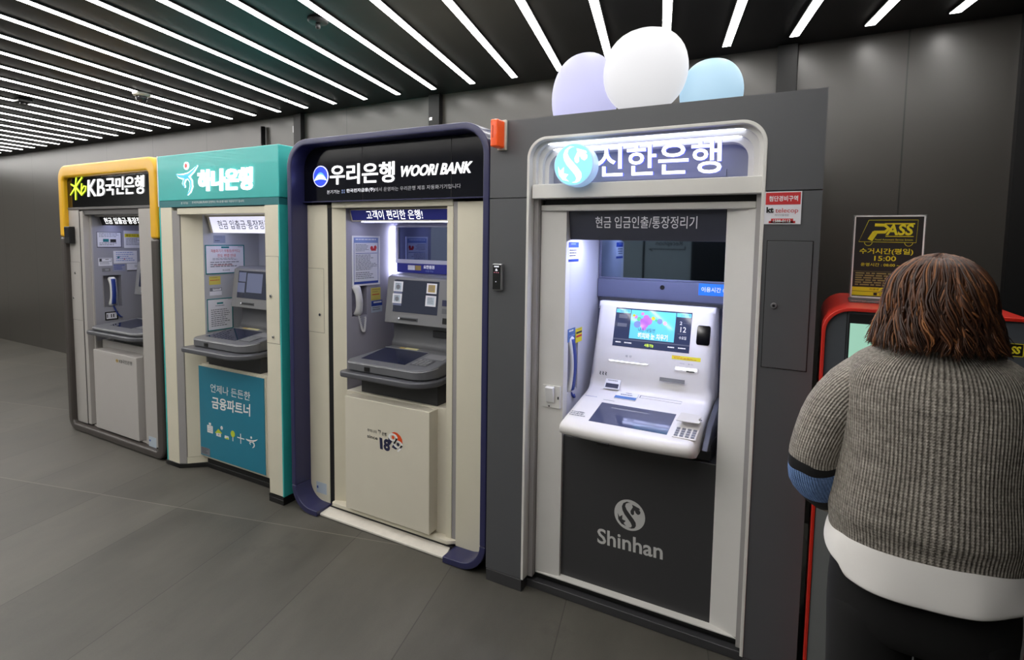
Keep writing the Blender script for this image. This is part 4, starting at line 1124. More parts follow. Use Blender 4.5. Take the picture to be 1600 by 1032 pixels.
    for q in range(3):
        a = math.pi / 3 * q + 0.4
        stroke(mm, s5, [(0.5 - 0.5 * math.cos(a), 0.5 - 0.5 * math.sin(a)), (0.5 + 0.5 * math.cos(a), 0.5 + 0.5 * math.sin(a))], 0.2)
    mm.build('star_mark', M['inkgold'], bx, recalc=False)
    Q_ = PY(yp)
    def fs(bl, br, tl): return Fr(hit(*bl, Q_), hit(*br, Q_) - hit(*bl, Q_), hit(*tl, Q_) - hit(*bl, Q_), (0, -1, 0))
    text('KB', fs((138, 307.5), (164, 306.0), (138, 281.5)), M['let_white'], sp, d=0.002, t=0.004, bold=0.0)
    text('국민은행', fs((166, 305.5), (225.5, 303.0), (166, 278.0)), M['let_white'], sp, d=0.002, t=0.004, bold=0.008)
    z = lambda x, y: (80 + x / 8.256, 235 + y / 8.256)
    mm = MB(); base = fs((110, 315), (135, 314), (110, 278)); asp = base.u.length / base.v.length
    def lc(x, y):
        p = hit(*z(x, y), Q_) - base.o
        return p.dot(base.u) / base.u.length_squared, p.dot(base.v) / base.v.length_squared
    for pts, w in (([(315, 365), (310, 480), (322, 655)], [0.055, 0.07, 0.06]), ([(390, 378), (310, 490), (250, 580)], [0.06, 0.075, 0.03]), ([(250, 440), (315, 490), (400, 608)], [0.05, 0.075, 0.06]),
                   ([(390, 455), (388, 520), (395, 605), (440, 560), (448, 505), (420, 495), (398, 530)], 0.055)):
        stroke(mm, base, [lc(*p) for p in pts], w, d=0.002, t=0.004, asp=asp)
    mm.build('star_mark', M['let_lime'], sp)
    grey_machine(R, -4.985, 0.0, [(0.02, 0.26, 0.6, 0.94), (0.30, 0.80, 0.22, 0.92)], None, bump=(0.392, 2.30, 0.878, 0.912), tray=(-0.37, -0.24, 0.37, 0.29, 2.33, 0.945))
    # black card reader on the pillar
    c = thing('card_reader', (-5.62, yp - 0.03, 1.61), 'small black card reader on the grey pillar at the yellow frame corner', 'card reader')
    p = at(109.5, 367, yp - 0.02)
    MB().box(p.x - 0.045, p.x + 0.045, yp - 0.045, yp - 0.0015, p.z - 0.075, p.z + 0.07).build('housing', M['black'], c, bevel=0.006)
    MB().box(p.x - 0.035, p.x + 0.035, yp - 0.047, yp - 0.044, p.z - 0.02, p.z + 0.058).build('reader_window', M['smoke'], c)
    return R

yellow = yellow_kiosk()
KW = PX(-5.405)
def k_notice(tl, br, label, items, border=None, base=None):
    fr = fr_px(KW, tl, br)
    return notice('notice', label, fr, items, paper=base, border=border, t=0.002, bw=0.03)
k_notice((150.3, 362.5), (189.8, 386.6), 'dark-edged white notice with two small pictures, highest by the jamb in the yellow kiosk', [('lines', 0.1, 0.9, 0.62, 0.92, 3, M['inkgrey']), ('rect', 0.25, 0.48, 0.35, 0.55, M['inkteal']), ('rect', 0.54, 0.78, 0.33, 0.53, M['ink']), ('lines', 0.1, 0.9, 0.08, 0.3, 2, M['inkgrey'])], border=M['inknavy'])
k_notice((193, 360.5), (222, 387.5), 'white notice with a yellow band, highest by the pillar in the yellow kiosk', [('rect', 0.04, 1.0, 0.62, 0.82, M['inkyellow']), ('text', '통장 카드 사용', 0.12, 0.95, 0.66, 0.78, M['ink']), ('lines', 0.1, 0.95, 0.12, 0.55, 5, M['inkgrey'])], border=M['inkwhite'])
k_notice((177, 392.3), (214.3, 411), 'pale notice with a small map, in the middle of the yellow kiosk niche wall', [('lines', 0.1, 0.9, 0.1, 0.9, 5, M['inkpale']), ('dot', 0.2, 0.5, 0.09, M['inkteal']), ('dot', 0.45, 0.35, 0.06, M['inkred'])])
k_notice((153.5, 403.5), (175.4, 415.2), 'white plate with a dark rim above the small slot in the yellow kiosk', [('rect', 0.05, 0.95, 0.5, 0.95, M['inkgrey']), ('rect2', 0.25, 0.92, 0.56, 0.9, M['paper']), ('rect2', 0.1, 0.2, 0.6, 0.86, M['ink']), ('lines', 0.5, 0.8, 0.64, 0.84, 1, M['ink']), ('lines', 0.1, 0.9, 0.1, 0.42, 2, M['inkgrey'])])
k_notice((176, 413.5), (196, 423.5), 'grey-blue printed sticker right under the map notice in the yellow kiosk', [('lines', 0.08, 0.95, 0.1, 0.92, 3, M['inkblue'])], base=mat('sticker_lilac', (150, 154, 178), 0.5))
k_notice((198, 412.3), (222, 423), 'narrow white plate by the pillar below the map notice in the yellow kiosk', [('lines', 0.5, 0.95, 0.4, 0.8, 2, M['inkgrey']), ('rect', 0, 1, 0, 0.12, M['ink'])])
handset(-5.408, 2.535, 1.095, 1.350, M['handwhite'], 'white and blue telephone handset hanging in the yellow kiosk', grip=M['handblue'], cord_to=((-5.40, 2.60, 0.99), 0.03), cord_mat=M['handblue'], wy=0.034)
jk = fr_px(KW, (163.5, 488), (184.7, 499))
t = notice('socket_plate', 'white jack plate in a black frame under the handset of the yellow kiosk', jk, [('rect', 0.16, 0.22, 0.3, 0.7, M['ink']), ('rect', 0.45, 0.52, 0.3, 0.7, M['ink']), ('rect', 0.62, 0.70, 0.3, 0.7, M['ink'])], border=M['black'], bw=0.14, cat='socket')
sl = fr_px(KW, (159.5, 419.5), (172.5, 424.5))
t = notice('coin_slot_plate', 'small grey plate with a pale slot above the handset of the yellow kiosk', sl, [('rect', 0.35, 0.8, 0.3, 0.75, M['silver'])], paper=M['atmlight'], cat='plate')

# ------------------------------------------------------------------ kiosk 4: dark grey surround, white machine
def emblem_shapes(fr, d, t):
    """the three dark shapes inside the round mark (curving band, flame head, leaf), in fr's 0..1 square"""
    def s(*p): return [((x - 235) / 385.0, 1 - (y - 165) / 392.0) for x, y in p]
    band = s((420, 192), (370, 178), (325, 205), (312, 250), (325, 300), (360, 355), (410, 410), (455, 460), (478, 500), (470, 525), (435, 533), (480, 541), (515, 530), (530, 495), (520, 450), (480, 400), (430, 345), (380, 290), (355, 245), (360, 208), (390, 192))
    head = s((440, 210), (455, 245), (432, 300), (440, 335), (465, 355), (485, 340), (478, 300), (485, 285), (505, 320), (535, 340), (560, 325), (562, 295), (535, 270), (555, 272), (540, 250), (480, 225))
    leaf = s((270, 352), (300, 400), (335, 370), (340, 430), (390, 448), (365, 480), (405, 518), (340, 495), (290, 440))
    # the photographed disc is foreshortened along a diagonal: undo it
    def un(p):
        out = []
        for x, y in p:
            x -= 0.5; y -= 0.5
            a, b = (x + y) / 2 ** 0.5, (x - y) / 2 ** 0.5
            a *= 1.12; b *= 0.90
            out.append(((a + b) / 2 ** 0.5 + 0.5, (a - b) / 2 ** 0.5 + 0.5))
        return out
    mb = MB()
    for p in (band, head, leaf): mb.slab([fr.p(x, y, d) for x, y in un(p)], fr.n, t)
    return mb

def grey_kiosk():
    R = thing('atm_kiosk', (-0.69, 2.75, 0), 'dark grey ATM kiosk with a white machine and a glowing white sign', 'ATM')
    x0, x1, zt, zs = -1.392, 0.013, 2.287, 1.925
    yf = 2.30
    ox0, ox1, oz = -1.190, -0.176, 2.198
    # header with the upper half of the arched opening
    o = [(x0, zs + 0.002)] + [(x0, zt)] * 11 + [(x1, zt)] * 11 + [(x1, zs + 0.002)]
    MB().band(o, arch(ox0, ox1, zs + 0.002, oz, 0.095), yf, yf + 0.05).build('header_panel', M['dgrey'], R)
    lp = MB().box(x0, ox0, yf, yf + 0.05, 0.062, zs - 0.002).build('side_panel', M['dgrey'], R)
    rp = MB().box(ox1, x1, yf, yf + 0.05, 0.062, zs - 0.002).build('side_panel', M['dgrey'], R)
    MB().box(x0 + 0.003, x1 - 0.003, yf + 0.30, 3.25, 0.0, zt - 0.004).build('cabinet_core', M['core'], R) if False else None
    MB().box(x0 + 0.002, ox0 - 0.02, yf + 0.05, 3.25, 0.0, zt - 0.003).build('cabinet_side', M['dgrey'], R)
    MB().box(ox1 + 0.02, x1 - 0.002, yf + 0.05, 3.25, 0.0, zt - 0.003).build('cabinet_side', M['dgrey'], R)
    MB().box(ox0 - 0.02, ox1 + 0.02, yf + 0.14, 3.25, 2.21, zt - 0.003).build('cabinet_top', M['dgrey'], R)
    MB().box(ox0, ox1, 3.0, 3.02, 0.0, 2.21).build('back_panel', M['core'], R)
    MB().box(x0 + 0.004, ox0 + 0.004, yf - 0.004, yf + 0.09, 0.0, 0.060).build('plinth', M['dgrey2'], R, bevel=0.002)
    MB().box(ox1 - 0.002, x1 - 0.004, yf - 0.004, yf + 0.09, 0.0, 0.060).build('plinth', M['dgrey2'], R, bevel=0.002)
    MB().box(ox0 + 0.002, ox1 - 0.004, yf + 0.052, yf + 0.16, 0.0, 0.040).build('plinth', M['dgrey2'], R, bevel=0.004)
    MB().box(ox0 + 0.002, ox1 - 0.004, yf + 0.09, yf + 0.30, 0.040, 0.062).build('kick_gap', M['core'], R)
    # access door in the right panel
    df = fr_px(PY(yf), (1199.5, 377.0), (1259, 580.5))
    MB().slab([df.p(-0.02, -0.006, 0), df.p(1.02, -0.006, 0), df.p(1.02, 1.006, 0), df.p(-0.02, 1.006, 0)], df.n, 0.0008).build('door_gap', M['core'], rp)
    dr = rect(MB(), df, t=0.004).build('access_door', M['dgrey'], rp, bevel=0.001)
    lock(dr, (1209.0, 478), yf - 0.004, 0.011, M['steel'])
    # white trim around the opening: thin front lip, deep reveal
    o = arch(ox0, ox1, 0.062, oz, 0.095, 14); i = arch(ox0 + 0.013, ox1 - 0.013, 0.062, oz - 0.013, 0.085, 14)
    MB().band(o, i, yf - 0.004, yf + 0.085).build('arch_trim', M['white'], R, bevel=0.002)
    MB().box(ox0 + 0.014, ox0 + 0.038, yf + 0.045, yf + 0.30, 0.062, 1.92).build('jamb_strip', M['greytrim'], R)
    MB().box(ox1 - 0.034, ox1 - 0.014, yf + 0.045, yf + 0.30, 0.062, 1.92).build('jamb_strip', M['greytrim'], R)
    # stepped arches behind the sign
    for q, (ins, ya, yb) in enumerate(((0.018, 0.03, 0.085), (0.040, 0.055, 0.11), (0.062, 0.08, 0.14))):
        o = arch(ox0 + 0.012, ox1 - 0.012, zs + 0.03, oz - 0.012, 0.086, 14)
        i = arch(ox0 + ins + 0.012, ox1 - ins - 0.012, zs + 0.03, oz - ins - 0.006, max(0.086 - ins * 0.3, 0.03), 14)
        MB().band(o, i, yf + ya, yf + yb).build('arch_step', M['white'], R, bevel=0.002)
    MB().box(ox0 + 0.012, ox1 - 0.012, yf + 0.135, yf + 0.15, zs + 0.0, oz - 0.01).build('sign_back', mat('sign_back_grey', (146, 149, 164), 0.35), R)
    lg = MB().box(ox0 + 0.02, ox1 - 0.014, yf + 0.012, yf + 0.14, 1.920, 1.985).build('sign_ledge', M['white'], R, bevel=0.003)
    # thin lines of light under the first two arch steps
    cove = mat('led_cove', (235, 240, 255), 0.4, emit=(228, 234, 255), power=3.5)
    for ya, dz in ((0.038, 0.0255), (0.064, 0.0475)):
        MB().box(ox0 + 0.085, ox1 - 0.085, yf + ya, yf + ya + 0.012, oz - dz - 0.004, oz - dz).build('cove_light', cove, R)
    P_ = PY(yf + 0.045)
    def fq(bl, br, tl): return Fr(hit(*bl, P_), hit(*br, P_) - hit(*bl, P_), hit(*tl, P_) - hit(*bl, P_), (0, -1, 0))
    f4 = fq((936.5, 278.5), (1129, 271.5), (936.5, 232))
    mb = MB(); letters(mb, '신한은행', f4, d=0.012, t=0.016, bold=0.014, side=1)
    mb.build('sign_letters', [M['let_white'], M['let_halo']], R, recalc=False)
    MB().box(f4.o.x - 0.02, ox1 - 0.16, yf + 0.125, yf + 0.134, 2.0, 2.03).build('letter_rail', MATS['sign_back_grey'], R)
    # round emblem standing proud of the ledge
    e = yf - 0.055; Pe = PY(e)
    c0 = hit(895.8, 257.4, Pe); rad = (hit(926.5, 257.4, Pe) - hit(865, 257.4, Pe)).length / 2
    em = MB().disc((c0.x, e + 0.07, c0.z), (0, -1, 0), (1, 0, 0), rad, 0.07, 56).build('emblem', mat('emblem_rim', (190, 210, 230), 0.35, emit=(150, 190, 235), power=0.5), R, bevel=0.004)
    fe = Fr((c0.x - rad * 0.95, e, c0.z - rad * 0.95), (rad * 1.9, 0, 0), (0, 0, rad * 1.9), (0, -1, 0))
    dot(MB(), fe, 0.5, 0.5, 0.5, d=0.0005, k=56).build('emblem_face', M['emb_cyan'], em)
    emblem_shapes(fe, 0.0012, 0.0004).build('emblem_mark', M['emb_white'], em)
    # white door frame
    yw = 2.375
    fx0, fx1 = -1.150, -0.2115
    MB().box(fx0, fx1, yw - 0.006, yw + 0.10, 1.865, 1.893).build('header_beam', M['white'], R, bevel=0.004)
    MB().box(fx0 + 0.02, fx1 - 0.0, yw + 0.0, yw + 0.10, 1.893, 1.92).build('beam_gap', M['core'], R)
    MB().slab([(fx0, yw, 0.080), (-1.024, yw + 0.012, 0.080), (-1.024, yw + 0.012, 1.866), (fx0, yw, 1.866)], (0, 1, 0), 0.05).build('door_stile', M['niche_white'], R, bevel=0.002)
    MB().slab([(-0.3235, yw + 0.03, 0.080), (fx1, yw, 0.080), (fx1, yw, 1.866), (-0.3235, yw + 0.03, 1.866)], (0, 1, 0), 0.05).build('door_stile', M['niche_white'], R, bevel=0.002)
    MB().slab([(fx0, yw - 0.002, 0.074), (fx1, yw - 0.002, 0.074), (-0.315, yw + 0.04, 0.082), (-1.045, yw + 0.04, 0.082)], (0, 0, 1), 0.006).build('door_sill', M['white'], R, bevel=0.001)
    MB().box(fx0 + 0.002, fx1 - 0.002, yw, yw + 0.1, 0.062, 0.076).build('door_foot', M['core'], R)
    hole = (2.435, 2.565, 0.985, 1.275)
    wall_x(MB(), -1.024, yw + 0.062, 2.86, 0.78, 1.89, hole, 0.05).build('niche_wall', mat('niche_wall_white', (206, 206, 214), 0.42, noise=0.02), R)
    MB().box(-0.3235, -0.300, yw + 0.08, 2.86, 0.78, 1.89).build('niche_wall', MATS['niche_wall_white'], R)
    MB().box(-1.024, -0.3235, 2.845, 2.86, 0.78, 1.89).build('niche_back', M['nicheblue'], R)
    MB().box(-1.024, -0.3235, yw + 0.1, 2.86, 1.88, 1.895).build('niche_top', M['niche_white'], R)
    lw = MB().box(-1.042, -0.3205, 2.405, 2.84, 0.079, 0.790).build('lower_panel', M['dgrey2'], R, bevel=0.004)
    # inner sign
    sg = MB().prism_x([(2.402, 1.880), (2.432, 1.732), (2.440, 1.732), (2.55, 1.765), (2.55, 1.880)], -1.022, -0.3255).build('inner_sign', M['signgrey'], R, bevel=0.002)
    n = V((0, -0.148, -0.030)).normalized()
    b0, b1 = 1.735, 1.878
    fr = Fr(V((-1.018, 2.4315, b0)) + n * 0.0005, (0.69, 0, 0), (0, -0.029, b1 - b0), n)
    ps = (fr.o, n)
    def fsn(bl, br, tl): return Fr(hit(*bl, ps), hit(*br, ps) - hit(*bl, ps), hit(*tl, ps) - hit(*bl, ps), n)
    text('현금 입금인출/통장정리기', fsn((930.5, 356.5), (1089, 357.5), (930.5, 338.5)), mat('sign_letter_grey', (200, 200, 206), 0.5, emit=(200, 200, 206), power=0.22), sg, d=0.001, bold=0.004)
    MB().box(-0.99, -0.36, 2.50, 2.53, 1.745, 1.751).build('under_light', mat('led_niche', (230, 230, 255), 0.4, emit=(204, 211, 255), power=72.0), sg)
    # dark glass, camera panel, blue label
    gz0, gz1 = 1.728 - 0.0674 * 2.83, 1.728 + 0.0052 * 2.83
    fo = MB()
    for a in ((-1.02, -0.33, 2.828, 2.845, gz1, gz1 + 0.012), (-1.02, -0.33, 2.828, 2.845, gz0 - 0.010, gz0), (-1.02, -1.006, 2.828, 2.845, gz0, gz1)): fo.box(*a)
    fo = fo.build('glass_frame', M['nicheblue'], R, bevel=0.002)
    MB().box(-1.006, -0.33, 2.834, 2.844, gz0, gz1).build('dark_glass', M['glass'], fo)
    cp = MB().box(-1.02, -0.33, 2.815, 2.845, 1.43, gz0 - 0.010).build('camera_panel', M['nicheblue'], R, bevel=0.003)
    cc = hit(1035, 449.5, PY(2.815))
    MB().disc(cc, (0, -1, 0), (1, 0, 0), 0.012, 0.003, 24).build('camera_lens', M['black'], cp)
    bl = Fr((-0.495, 2.815, cc.z - 0.028), (0.165, 0, 0), (0, 0, 0.058), (0, -1, 0))
    bo = rect(MB(), bl, t=0.001).build('hours_label', M['bright_blue'], cp)
    text('이용시간 07:00~23:30', bl, M['inkwhite'], bo, a0=0.08, a1=1.45, b0=0.30, b1=0.72, d=0.0015, bold=0.02)
    MB().box(-0.985, -0.35, 2.76, 2.84, 1.415, 1.432).build('machine_collar', M['atmdark'], R)
    # white machine: side profile extruded, sides rounded
    cx, hw = -0.682, 0.298
    prof = [(2.262, 0.850), (2.236, 0.862), (2.226, 0.882), (2.232, 0.902), (2.250, 0.915), (2.285, 0.924), (2.46, 0.962), (2.54, 0.9794), (2.575, 0.987), (2.592, 0.995), (2.604, 1.008), (2.611, 1.030), (2.615, 1.061), (2.6172, 1.101), (2.645, 1.200), (2.700, 1.396), (2.707, 1.410), (2.72, 1.418), (2.83, 1.418), (2.83, 0.86), (2.40, 0.85)]
    mb = MB()
    ring = []
    for sx in (-1, 1):
        for y, z in prof: ring.append((y, z))
    steps = [(-1.0, 0.030), (-0.985, 0.014), (-0.955, 0.004), (-0.90, 0.0), (0.90, 0.0), (0.955, 0.004), (0.985, 0.014), (1.0, 0.030)]
    cen = (2.62, 1.05)
    rings = []
    for sx, ins in steps:
        r_ = []
        for k_, (y, z) in enumerate(prof):
            y_, z_ = y, z
            if k_ <= 16:
                a_, b_ = prof[max(k_ - 1, 0)], prof[min(k_ + 1, len(prof) - 1)]
                ty, tz = b_[0] - a_[0], b_[1] - a_[1]; l = math.hypot(ty, tz)
                ny, nz = -tz / l, ty / l
                if k_ <= 1: ny, nz = -0.7, 0.0
                if k_ == 16: ny, nz = 0.0, 1.0
                y_, z_ = y - ny * ins, z - nz * ins
                # the front lip bows forward in the middle
                if k_ <= 5: y_ -= 0.022 * (1 - sx * sx) * (1 - k_ / 6)
            xw = hw - (0.012 if z > 1.05 and y > 2.6 else 0.0)
            r_.append(V((cx + sx * xw, y_, z_)))
        rings.append(r_)
    fine = []
    for a, b in zip(rings, rings[1:]):
        fine.append(a)
    # extra sections across the middle so that the lip bows smoothly
    mid = []
    for q in range(1, 12):
        s = q / 12
        sx = -0.90 + 1.8 * s
        r_ = []
        for k_, (y, z) in enumerate(prof):
            y_ = y - (0.022 * (1 - sx * sx) * (1 - k_ / 6) if k_ <= 5 else 0)
            xw = hw - (0.012 if z > 1.05 and y > 2.6 else 0.0)
            r_.append(V((cx + sx * xw, y_, z)))
        mid.append(r_)
    rings = rings[:4] + mid + rings[4:]
    body = MB().loft(rings).build('machine_body', M['machine_white'], R, smooth=True)
    es = body.modifiers.new('es', 'EDGE_SPLIT'); es.split_angle = math.radians(50)
    MB().box(cx - 0.27, cx + 0.335, 2.42, 2.80, 0.792, 0.862).build('machine_base', M['atmdark'], R, bevel=0.004)
    MB().prism_x([(2.33, 0.865), (2.44, 0.83), (2.44, 0.795), (2.70, 0.795), (2.70, 1.0), (2.45, 0.94)], -0.375, -0.350).build('side_bracket', mat('bracket_grey', (70, 72, 80), 0.4), R, bevel=0.004)
    # faces of the machine as planes
    pn = V((0, -0.196, 0.055)).normalized(); up = (V((cx, 2.645, 1.200)), pn)
    sn = V((0, -0.038, 0.175)).normalized(); sh = (V((cx, 2.285, 0.924)), sn)
    fu = lambda tl, br, d=0.0: fr_px(up, tl, br, d)
    fs = lambda tl, br, d=0.0: fr_px(sh, tl, br, d)
    # big display
    disp = fr_px(up, (963.5, 480.5), (1076.5, 553.0), 0.0)
    do = rect(MB(), disp, t=0.0012).build('display', M['scr_dark'], body)
    pic = disp.sub(0.215, 0.80, 0.23, 0.965)
    items = [('rect', 0.215, 0.80, 0.23, 0.965, M['scr_cyan']), ('rect', 0.01, 0.205, 0.87, 0.965, M['scr_cyan']), ('rect', 0.81, 0.99, 0.87, 0.965, M['scr_cyan']),
             ('rect', 0.05, 0.17, 0.73, 0.83, M['screenlit']), ('rect', 0.04, 0.17, 0.51, 0.60, M['screenlit']),
             ('rect', 0.0, 1.0, 0.17, 0.20, M['screenlit']), ('text', '해치와 눈 치우기', 0.33, 0.72, 0.25, 0.40, 0.03, M['let_dim']), ('text', '내손 내밀면', 0.33, 0.55, 0.42, 0.52, 0.0, M['inknavy']),
             ('text', '2', 0.855, 0.885, 0.68, 0.76, M['let_dim']), ('text', '12', 0.87, 0.94, 0.50, 0.63, M['let_dim']), ('lines', 0.9, 0.97, 0.70, 0.73, 1, M['screenlit']), ('lines', 0.84, 0.97, 0.42, 0.46, 1, M['screenlit']), ('text', '수요일', 0.86, 0.95, 0.32, 0.40, M['let_dim']),
             ('text', '신한은행', 0.06, 0.19, 0.89, 0.945, M['inkblue']), ('text', '신한은행', 0.86, 0.98, 0.89, 0.945, M['inkblue']),
             ('text', '사용가능', 0.43, 0.55, 0.05, 0.13, M['let_lime'])]
    for a in (0.04, 0.16, 0.73, 0.86): items.append(('lines', a, a + 0.1, 0.05, 0.12, 1, M['let_dim']))
    rnd = random.Random(3)
    for q in range(9):
        items.append(('dot', 0.25 + 0.5 * rnd.random(), 0.50 + 0.38 * rnd.random(), 0.03 + 0.03 * rnd.random(), (M['scr_pink'], M['scr_green'], M['inkyellow'], M['scr_pink'])[q % 4]))
    for a, b, r in ((0.40, 0.62, 0.11), (0.45, 0.70, 0.10), (0.42, 0.78, 0.08), (0.37, 0.70, 0.06)): items.append(('dot', a, b, r, M['scr_pink']))
    items.append(('dot', 0.60, 0.72, 0.07, M['inkpale'])); items.append(('dot', 0.31, 0.60, 0.09, M['inkpale']))
    printed(do, disp, items, 0.0014)
    # camera window, cash slot, card slot, stickers, speaker
    cw = fu((1090, 508.5), (1108.5, 541.0), 0.0005)
    oo = []
    for x, y in rr(0, 1, 0, 1, 0.14, 5): oo.append(cw.p(x, y, 0))
    MB().slab(oo, cw.n, 0.0015).build('camera_window', M['blacksign'], body)
    t_ = fu((951, 561), (1013, 571.5), 0.0005)
    cs = rect(MB(), t_, t=0.004).build('passbook_slot', M['machine_white'], body, bevel=0.0015)
    rect(MB(), t_, 0.14, 0.9, 0.60, 0.74, d=0.004, t=0.001).build('slot_mouth', M['inknavy'], cs)
    rect(MB(), t_, 0.03, 0.97, 0.08, 0.52, d=0.004, t=0.0012).build('slot_light', M['slot_lit'], cs)
    t_ = fu((1054, 572.5), (1090.5, 584.5), 0.0005)
    cs = rect(MB(), t_, t=0.004).build('card_slot', M['machine_white'], body, bevel=0.0015)
    rect(MB(), t_, 0.06, 0.94, 0.38, 0.85, d=0.004, t=0.0012).build('slot_light', M['slot_lit'], cs)
    rect(MB(), t_, 0.52, 0.86, 0.08, 0.30, d=0.004, t=0.0012).build('slot_mouth', M['black'], cs)
    ys = fu((1050, 555.2), (1094.5, 566.2), 0.0005); yo = rect(MB(), ys, t=0.0006).build('sticker', M['inkyellow'], body)
    mm = MB(); lines(mm, ys, 0.05, 0.3, 0.66, 0.9, 1, d=0.001, ragged=False); lines(mm, ys, 0.08, 0.95, 0.15, 0.55, 2, d=0.001); mm.build('sticker_print', M['inkred'], yo, recalc=False)
    mm = MB(); lf = fu((1062, 567.5), (1083, 571.5)); letters(mm, '카드 · 통장', lf); mm.build('print', M['inkgrey'], body, recalc=False); mm = MB(); lf = fu((977.5, 555), (987, 559.5)); letters(mm, '통 장', lf); mm.build('print', M['inkgrey'], body, recalc=False)
    # curve between panel and shelf: local tangent plane
    qp = up
    g = fr_px(qp, (1031, 589.5), (1069.5, 600.5), 0.0008); rect(MB(), g, t=0.002).build('vent_plate', M['atmlight'], body)
    sp_ = fr_px(qp, (937, 580), (949, 587), 0.001)
    mm = MB()
    for a in (0.05, 0.4, 0.75): stroke(mm, sp_, [(a, 1), (a + 0.1, 0.75), (a + 0.02, 0.4), (a + 0.12, 0)], 0.12)
    mm.build('speaker_slots', M['atmdark'], body, recalc=False)
    # shelf
    ls = fs((0, 0), (1, 1)) if False else None
    A_, B_, C_, D_ = [hit(*p, sh) for p in ((919.2, 657.9), (1040.8, 680.0), (1057.9, 647.5), (940.4, 630.0))]
    xm0, xm1 = (A_.x + D_.x) / 2, (B_.x + C_.x) / 2
    ya, yb = (A_.y + B_.y) / 2, (C_.y + D_.y) / 2
    sv = V((0, 0.175, 0.038)) / 0.175
    def sf(xa, xb, y0_, y1_, d=0.0): return Fr(V((xa, y0_, 0.924 + (y0_ - 2.285) * 0.2171)) + sn * d, (xb - xa, 0, 0), sv * (y1_ - y0_), sn)
    scr = sf(xm0, xm1, ya, yb)
    so = rect(MB(), scr, t=0.0012).build('touch_screen', mat('touch_screen_glass', (58, 62, 86), 0.05, spec=0.6, noise=0, emit=(60, 66, 96), power=0.25), body)
    def ssf(tl, br, d=0.0005):
        a, b = hit(*tl, sh), hit(*br, sh)
        return sf(a.x, b.x, b.y, a.y, d)
    mpn = V((0, -0.043, 0.036)).normalized(); t_ = fr_px((V((cx, 2.575, 0.987)), mpn), (947.5, 592.0), (967, 610.5), 0.002); oo = rect(MB(), t_, t=0.004).build('notice_plate', M['paper'], body, bevel=0.0008)
    mm = MB(); rect(mm, t_, 0.08, 0.92, 0.12, 0.55, d=0.0045); mm.build('notice_window', M['inknavy'], oo)
    mm = MB(); lines(mm, t_, 0.15, 0.85, 0.7, 0.9, 1, d=0.0045); mm.build('notice_print', M['inkgrey'], oo, recalc=False)
    t_ = ssf((966, 613), (992, 628)); oo = rect(MB(), t_, t=0.003).build('notice_plate', M['paper'], body, bevel=0.0008)
    mm = MB(); rect(mm, t_, 0.0, 1.0, 0.04, 0.40, d=0.0035); mm.build('notice_bar', M['sticker_blue'], oo)
    mm = MB(); lines(mm, t_, 0.4, 0.8, 0.78, 0.95, 1, d=0.0035); lines(mm, t_, 0.2, 0.9, 0.45, 0.7, 1, d=0.0035); mm.build('notice_print', M['inknavy'], oo, recalc=False)
    t_ = ssf((1001, 619), (1064, 632)); oo = rect(MB(), t_, t=0.0015).build('cash_lid', M['machine_white'], body)
    mm = MB(); rect(mm, t_, 0.0, 1.0, 0.92, 1.0, d=0.0018); rect(mm, t_, 0.0, 0.02, 0.0, 1.0, d=0.0018); mm.build('lid_gap', M['inkgrey'], oo)
    mm = MB(); lf = ssf((1014, 610), (1062, 616)); lines(mm, lf, 0, 1, 0.5, 0.8, 1, d=0.001, ragged=False); mm.build('print', M['inkred'], body, recalc=False)
    mm = MB(); lf = ssf((943, 625), (960, 628)); rect(mm, lf, d=0.001); mm.build('mark', M['inkgrey'], body)
    mm = MB(); lf = ssf((915, 618.0), (932, 622)); lines(mm, lf, 0, 1, 0.1, 0.9, 1, d=0.001, ragged=False); mm.build('mark', M['inkblue'], body, recalc=False)
    mm = MB(); lf = ssf((893, 641), (919, 656)); lines(mm, lf, 0.05, 0.9, 0.1, 0.9, 3, d=0.0012); rect(mm, lf, 0.36, 0.38, 0.5, 0.95); rect(mm, lf, 0.56, 0.58, 0.5, 0.95); rect(mm, lf, 0.36, 0.58, 0.93, 0.96); mm.build('print', M['inkgrey'], body, recalc=False)
    # keypad with hood
    kx0, kx1 = xm1 + 0.022, xm1 + 0.118
    kp = sf(kx0, kx1, ya - 0.008, ya + 0.150)
    ko = rect(MB(), kp, t=0.004).build('keypad', M['machine_white'], body, bevel=0.002)
    mm = MB()
    for i in range(4):
        for j in range(4): rect(mm, kp, 0.07 + 0.235 * i, 0.22 + 0.235 * i, 0.05 + 0.115 * j, 0.12 + 0.115 * j, d=0.004, t=0.003)
    mm.build('keys', mat('key_grey', (120, 122, 134), 0.35), ko)
    MB().slab([kp.p(x, y, 0.03) for x, y in ((0.0, 0.52), (0.98, 0.52), (1.0, 0.62), (0.9, 0.74), (1.0, 0.86), (0.85, 0.97), (0.1, 0.97), (0.04, 0.80))], kp.n, 0.004).build('keypad_hood', mat('hood_white', (206, 202, 196), 0.4), ko, bevel=0.0015)
    hb = MB(); hb.slab([kp.p(0.05, 0.9, 0.004), kp.p(0.9, 0.9, 0.004), kp.p(0.9, 0.97, 0.004), kp.p(0.05, 0.97, 0.004)], kp.n, 0.027); hb.build('hood_bracket', MATS['hood_white'], ko)
    mm = MB(); stroke(mm, kp, [(0.2, 1.02), (0.3, 1.1), (0.42, 1.03), (0.55, 1.12), (0.68, 1.02), (0.82, 1.12), (0.95, 1.04)], 0.05); lines(mm, kp, 0.2, 0.9, 0.985, 1.06, 2, d=0.003); mm.build('print', M['inkgrey'], body, recalc=False)
